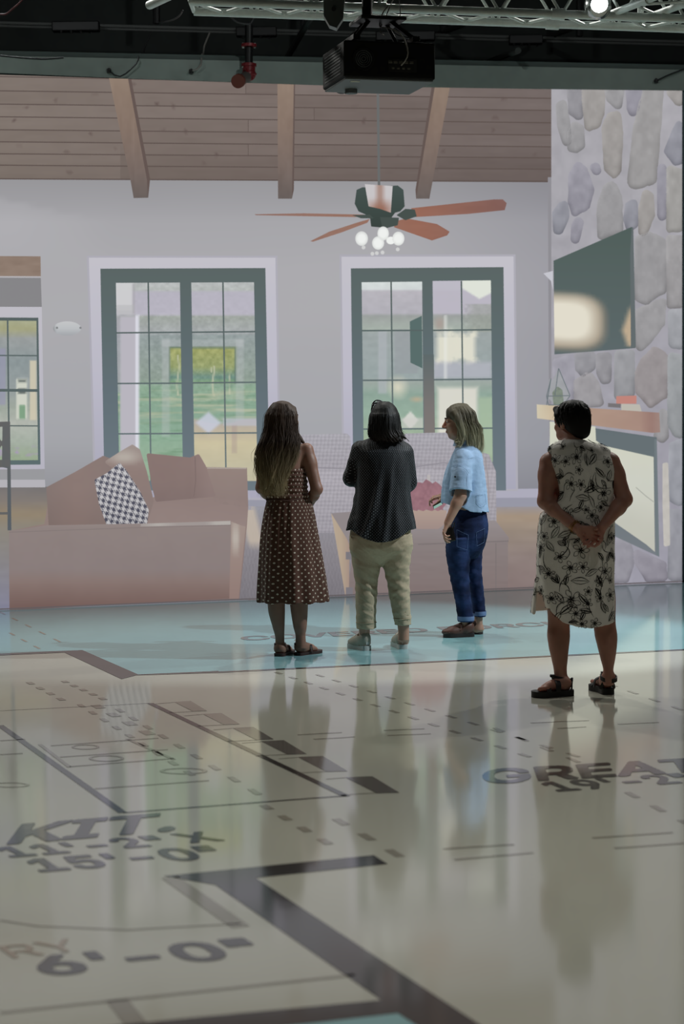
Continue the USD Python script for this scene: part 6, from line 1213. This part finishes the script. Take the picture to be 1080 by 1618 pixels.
# rail on the dark wall behind, with black fixings
rl = thing('wall_rail', 'thin grey double rail across the dark wall above the picture', 'rail', on_depth(540., 58., 17.8))
RY = lambda x: float(on_wall(float(x), 100., -1.0)[1]); RP = lambda x, y, dy=0.: on_depth(float(x), float(y), RY(x) + dy)
for o, r in ((0, .014), (5, .010)): obj('bar', tub(RP(-260, 29 + o), RP(1400, 75 + o), r, 8), plain('rail_grey_%d' % o, (112, 114, 112), .6), rl, smooth=40)
for i, (x, w) in enumerate([(120, 34), (405, 30), (640, 45), (830, 26)]):
    y = 36 + x * .029; fx = thing('rail_fixing', ['flat black fixing on the rail at the far left', 'black fixing on the rail above the red valve', 'black fixing on the rail behind the projector', 'black angled fixing on the rail at right'][i], 'bracket', RP(x, y, -.1))
    obj('plate', box(RP(x, y + 3, -.08), (w * .0118, .1, .085), .012), M_darkm, fx, smooth=30)
    for k in range(4): obj('stud', tub(RP(x - w * .7 + k * w * .46, y + 8, -.12), RP(x - w * .7 + k * w * .46, y + 13, -.12), .012, 6), M_darkm, fx, smooth=40)
for i, (a, b) in enumerate([((448, 100), (494, 22)), ((690, 54), (770, 24)), ((766, 100), (818, 80)), ((862, 60), (930, 34))]):
    st_ = obj('ceiling_strut', tub(RP(a[0], a[1], .4), RP(b[0], b[1], -1.4), .028, 8), plain('dull_grey_strut_%d' % i, (58, 60, 58), .7), None, smooth=40); tag(st_, ['sloping dark strut left of the red valve', 'pale slanting strut right of the projector', 'short slanting strut low beside the rail', 'slanting strut under the truss at right'][i], 'strut')
for i, x in enumerate((247, 480, 700, 915)):
    h_ = obj('hanger_rod', tub(RP(x, 30 + .03 * x, .1), RP(x, -60, .1), .03, 8), M_darkm, None, smooth=40); tag(h_, ['black hanger post above the rail at left', 'black hanger post above the rail left of the projector', 'black hanger post above the rail right of the projector', 'black hanger post above the rail at right'][i], 'post')
# red sprinkler valve
M_redp = plain('red_valve_paint', (128, 34, 40), .45, vary=.1, scale=30)
vl = thing('sprinkler_valve', 'red pipe valve with a round grey end hanging in front of the header', 'valve', RP(393, 70, -1.2))
V = lambda x, y, d=0.: RP(x, y, -1.2 + d)
obj('pipe', tub(V(393, 40), V(393, 110), .033, 14), M_darkm, vl, smooth=40)
for y in (71, 102): 
    fl = obj('flange', tub(V(393, y - 1.5), V(393, y + 3), .062, 16), M_redp, vl, smooth=40)
    for k in (-1, 1): obj('bolt', tub(V(393 + 9 * k, y - 3), V(393 + 9 * k, y + 5), .010, 6), M_truss, fl, smooth=40)
obj('valve_body', trimesh.util.concatenate([tub(V(393, 103), V(393, 122), .052, 16), oriented(trimesh.creation.icosphere(2, .058), [1, 0, 0], [0, 1, 0], [0, 0, 1], V(393, 117))]), M_redp, vl, smooth=40)
for k in range(6): a = k * 1.047; obj('wheel_spoke', tub(V(393, 117, -.05), V(393 + 12 * math.cos(a), 117 + 10 * math.sin(a), -.05), .008, 6), M_redp, vl, smooth=40)
obj('elbow', tube(curve([V(392, 119), V(386, 123, -.05), V(378, 127, -.12)], 10), .045, 14), plain('grey_valve_end', (96, 92, 88), .6), vl, smooth=40)
obj('end_cap', oriented(trimesh.creation.cylinder(.056, .03), unit([.9, -.3, .3]), unit(np.cross(unit([-.3, -.85, -.35]), unit([.9, -.3, .3]))), unit([-.3, -.85, -.35]), V(376.5, 128, -.14)), plain('red_brown_cap', (120, 60, 48), .6), vl, smooth=40)
# loose wires
WP = lambda x, y, o=.06: on_wall(float(x), float(y), o)
for lab, pts, r, m in [('thin dark wire looping over the header at left', [RP(239, 50, -.05), RP(228, 78, -.1), WP(218, 96), WP(206, 110), WP(188, 121), WP(176, 116), WP(172, 112)], .006, M_wire), ('grey wire bent down onto the header left of the valve', [RP(331, 52, -.05), RP(322, 76, -.1), WP(318, 100), WP(313, 108), WP(303, 112)], .008, M_cable),
                       ('dark red cable drooping at the upper left corner', [RP(-40, 18, -1), RP(6, 23, -1), RP(20, 14, -1), RP(40, -6, -1)], .008, M_red), ('black cable lying along the top of the header', [WP(-40, 82, .03), WP(20, 90, .03), WP(60, 93, .03), WP(100, 91, .03)], .008, M_wire), ('thin cable hanging from the long truss at left', [RP(250, 36, -1), RP(276, 30, -2), RP(288, 17, -3)], .007, M_wire), ('wire running in from the right onto the header', [WP(1036, 128), WP(1052, 120), WP(1090, 106), WP(1150, 90)], .008, M_wire), ('dark cable looping below the truss by the valve', [RP(360, 20, -2), RP(378, 36, -2), RP(392, 38, -2), RP(402, 22, -2)], .008, M_wire)]:
    c_ = obj('wire', tube(curve(pts, 30), r, 6), m, None, smooth=True); tag(c_, lab, 'wire')
for lab, x, y in [('small black hook on the header under the looping wire', 172, 112), ('small black hook on the header by the bent grey wire', 302, 113), ('small black hook on the header at far right', 1036, 128)]:
    h_ = thing('wall_hook', lab, 'hook', WP(x, y, .03)); obj('base', box(WP(x, y, .045), (.035, .03, .035), .006), M_darkm, h_, smooth=30); obj('peg', tub(WP(x, y, .05), WP(x, y - 3, .10), .010, 8), M_darkm, h_, smooth=40)
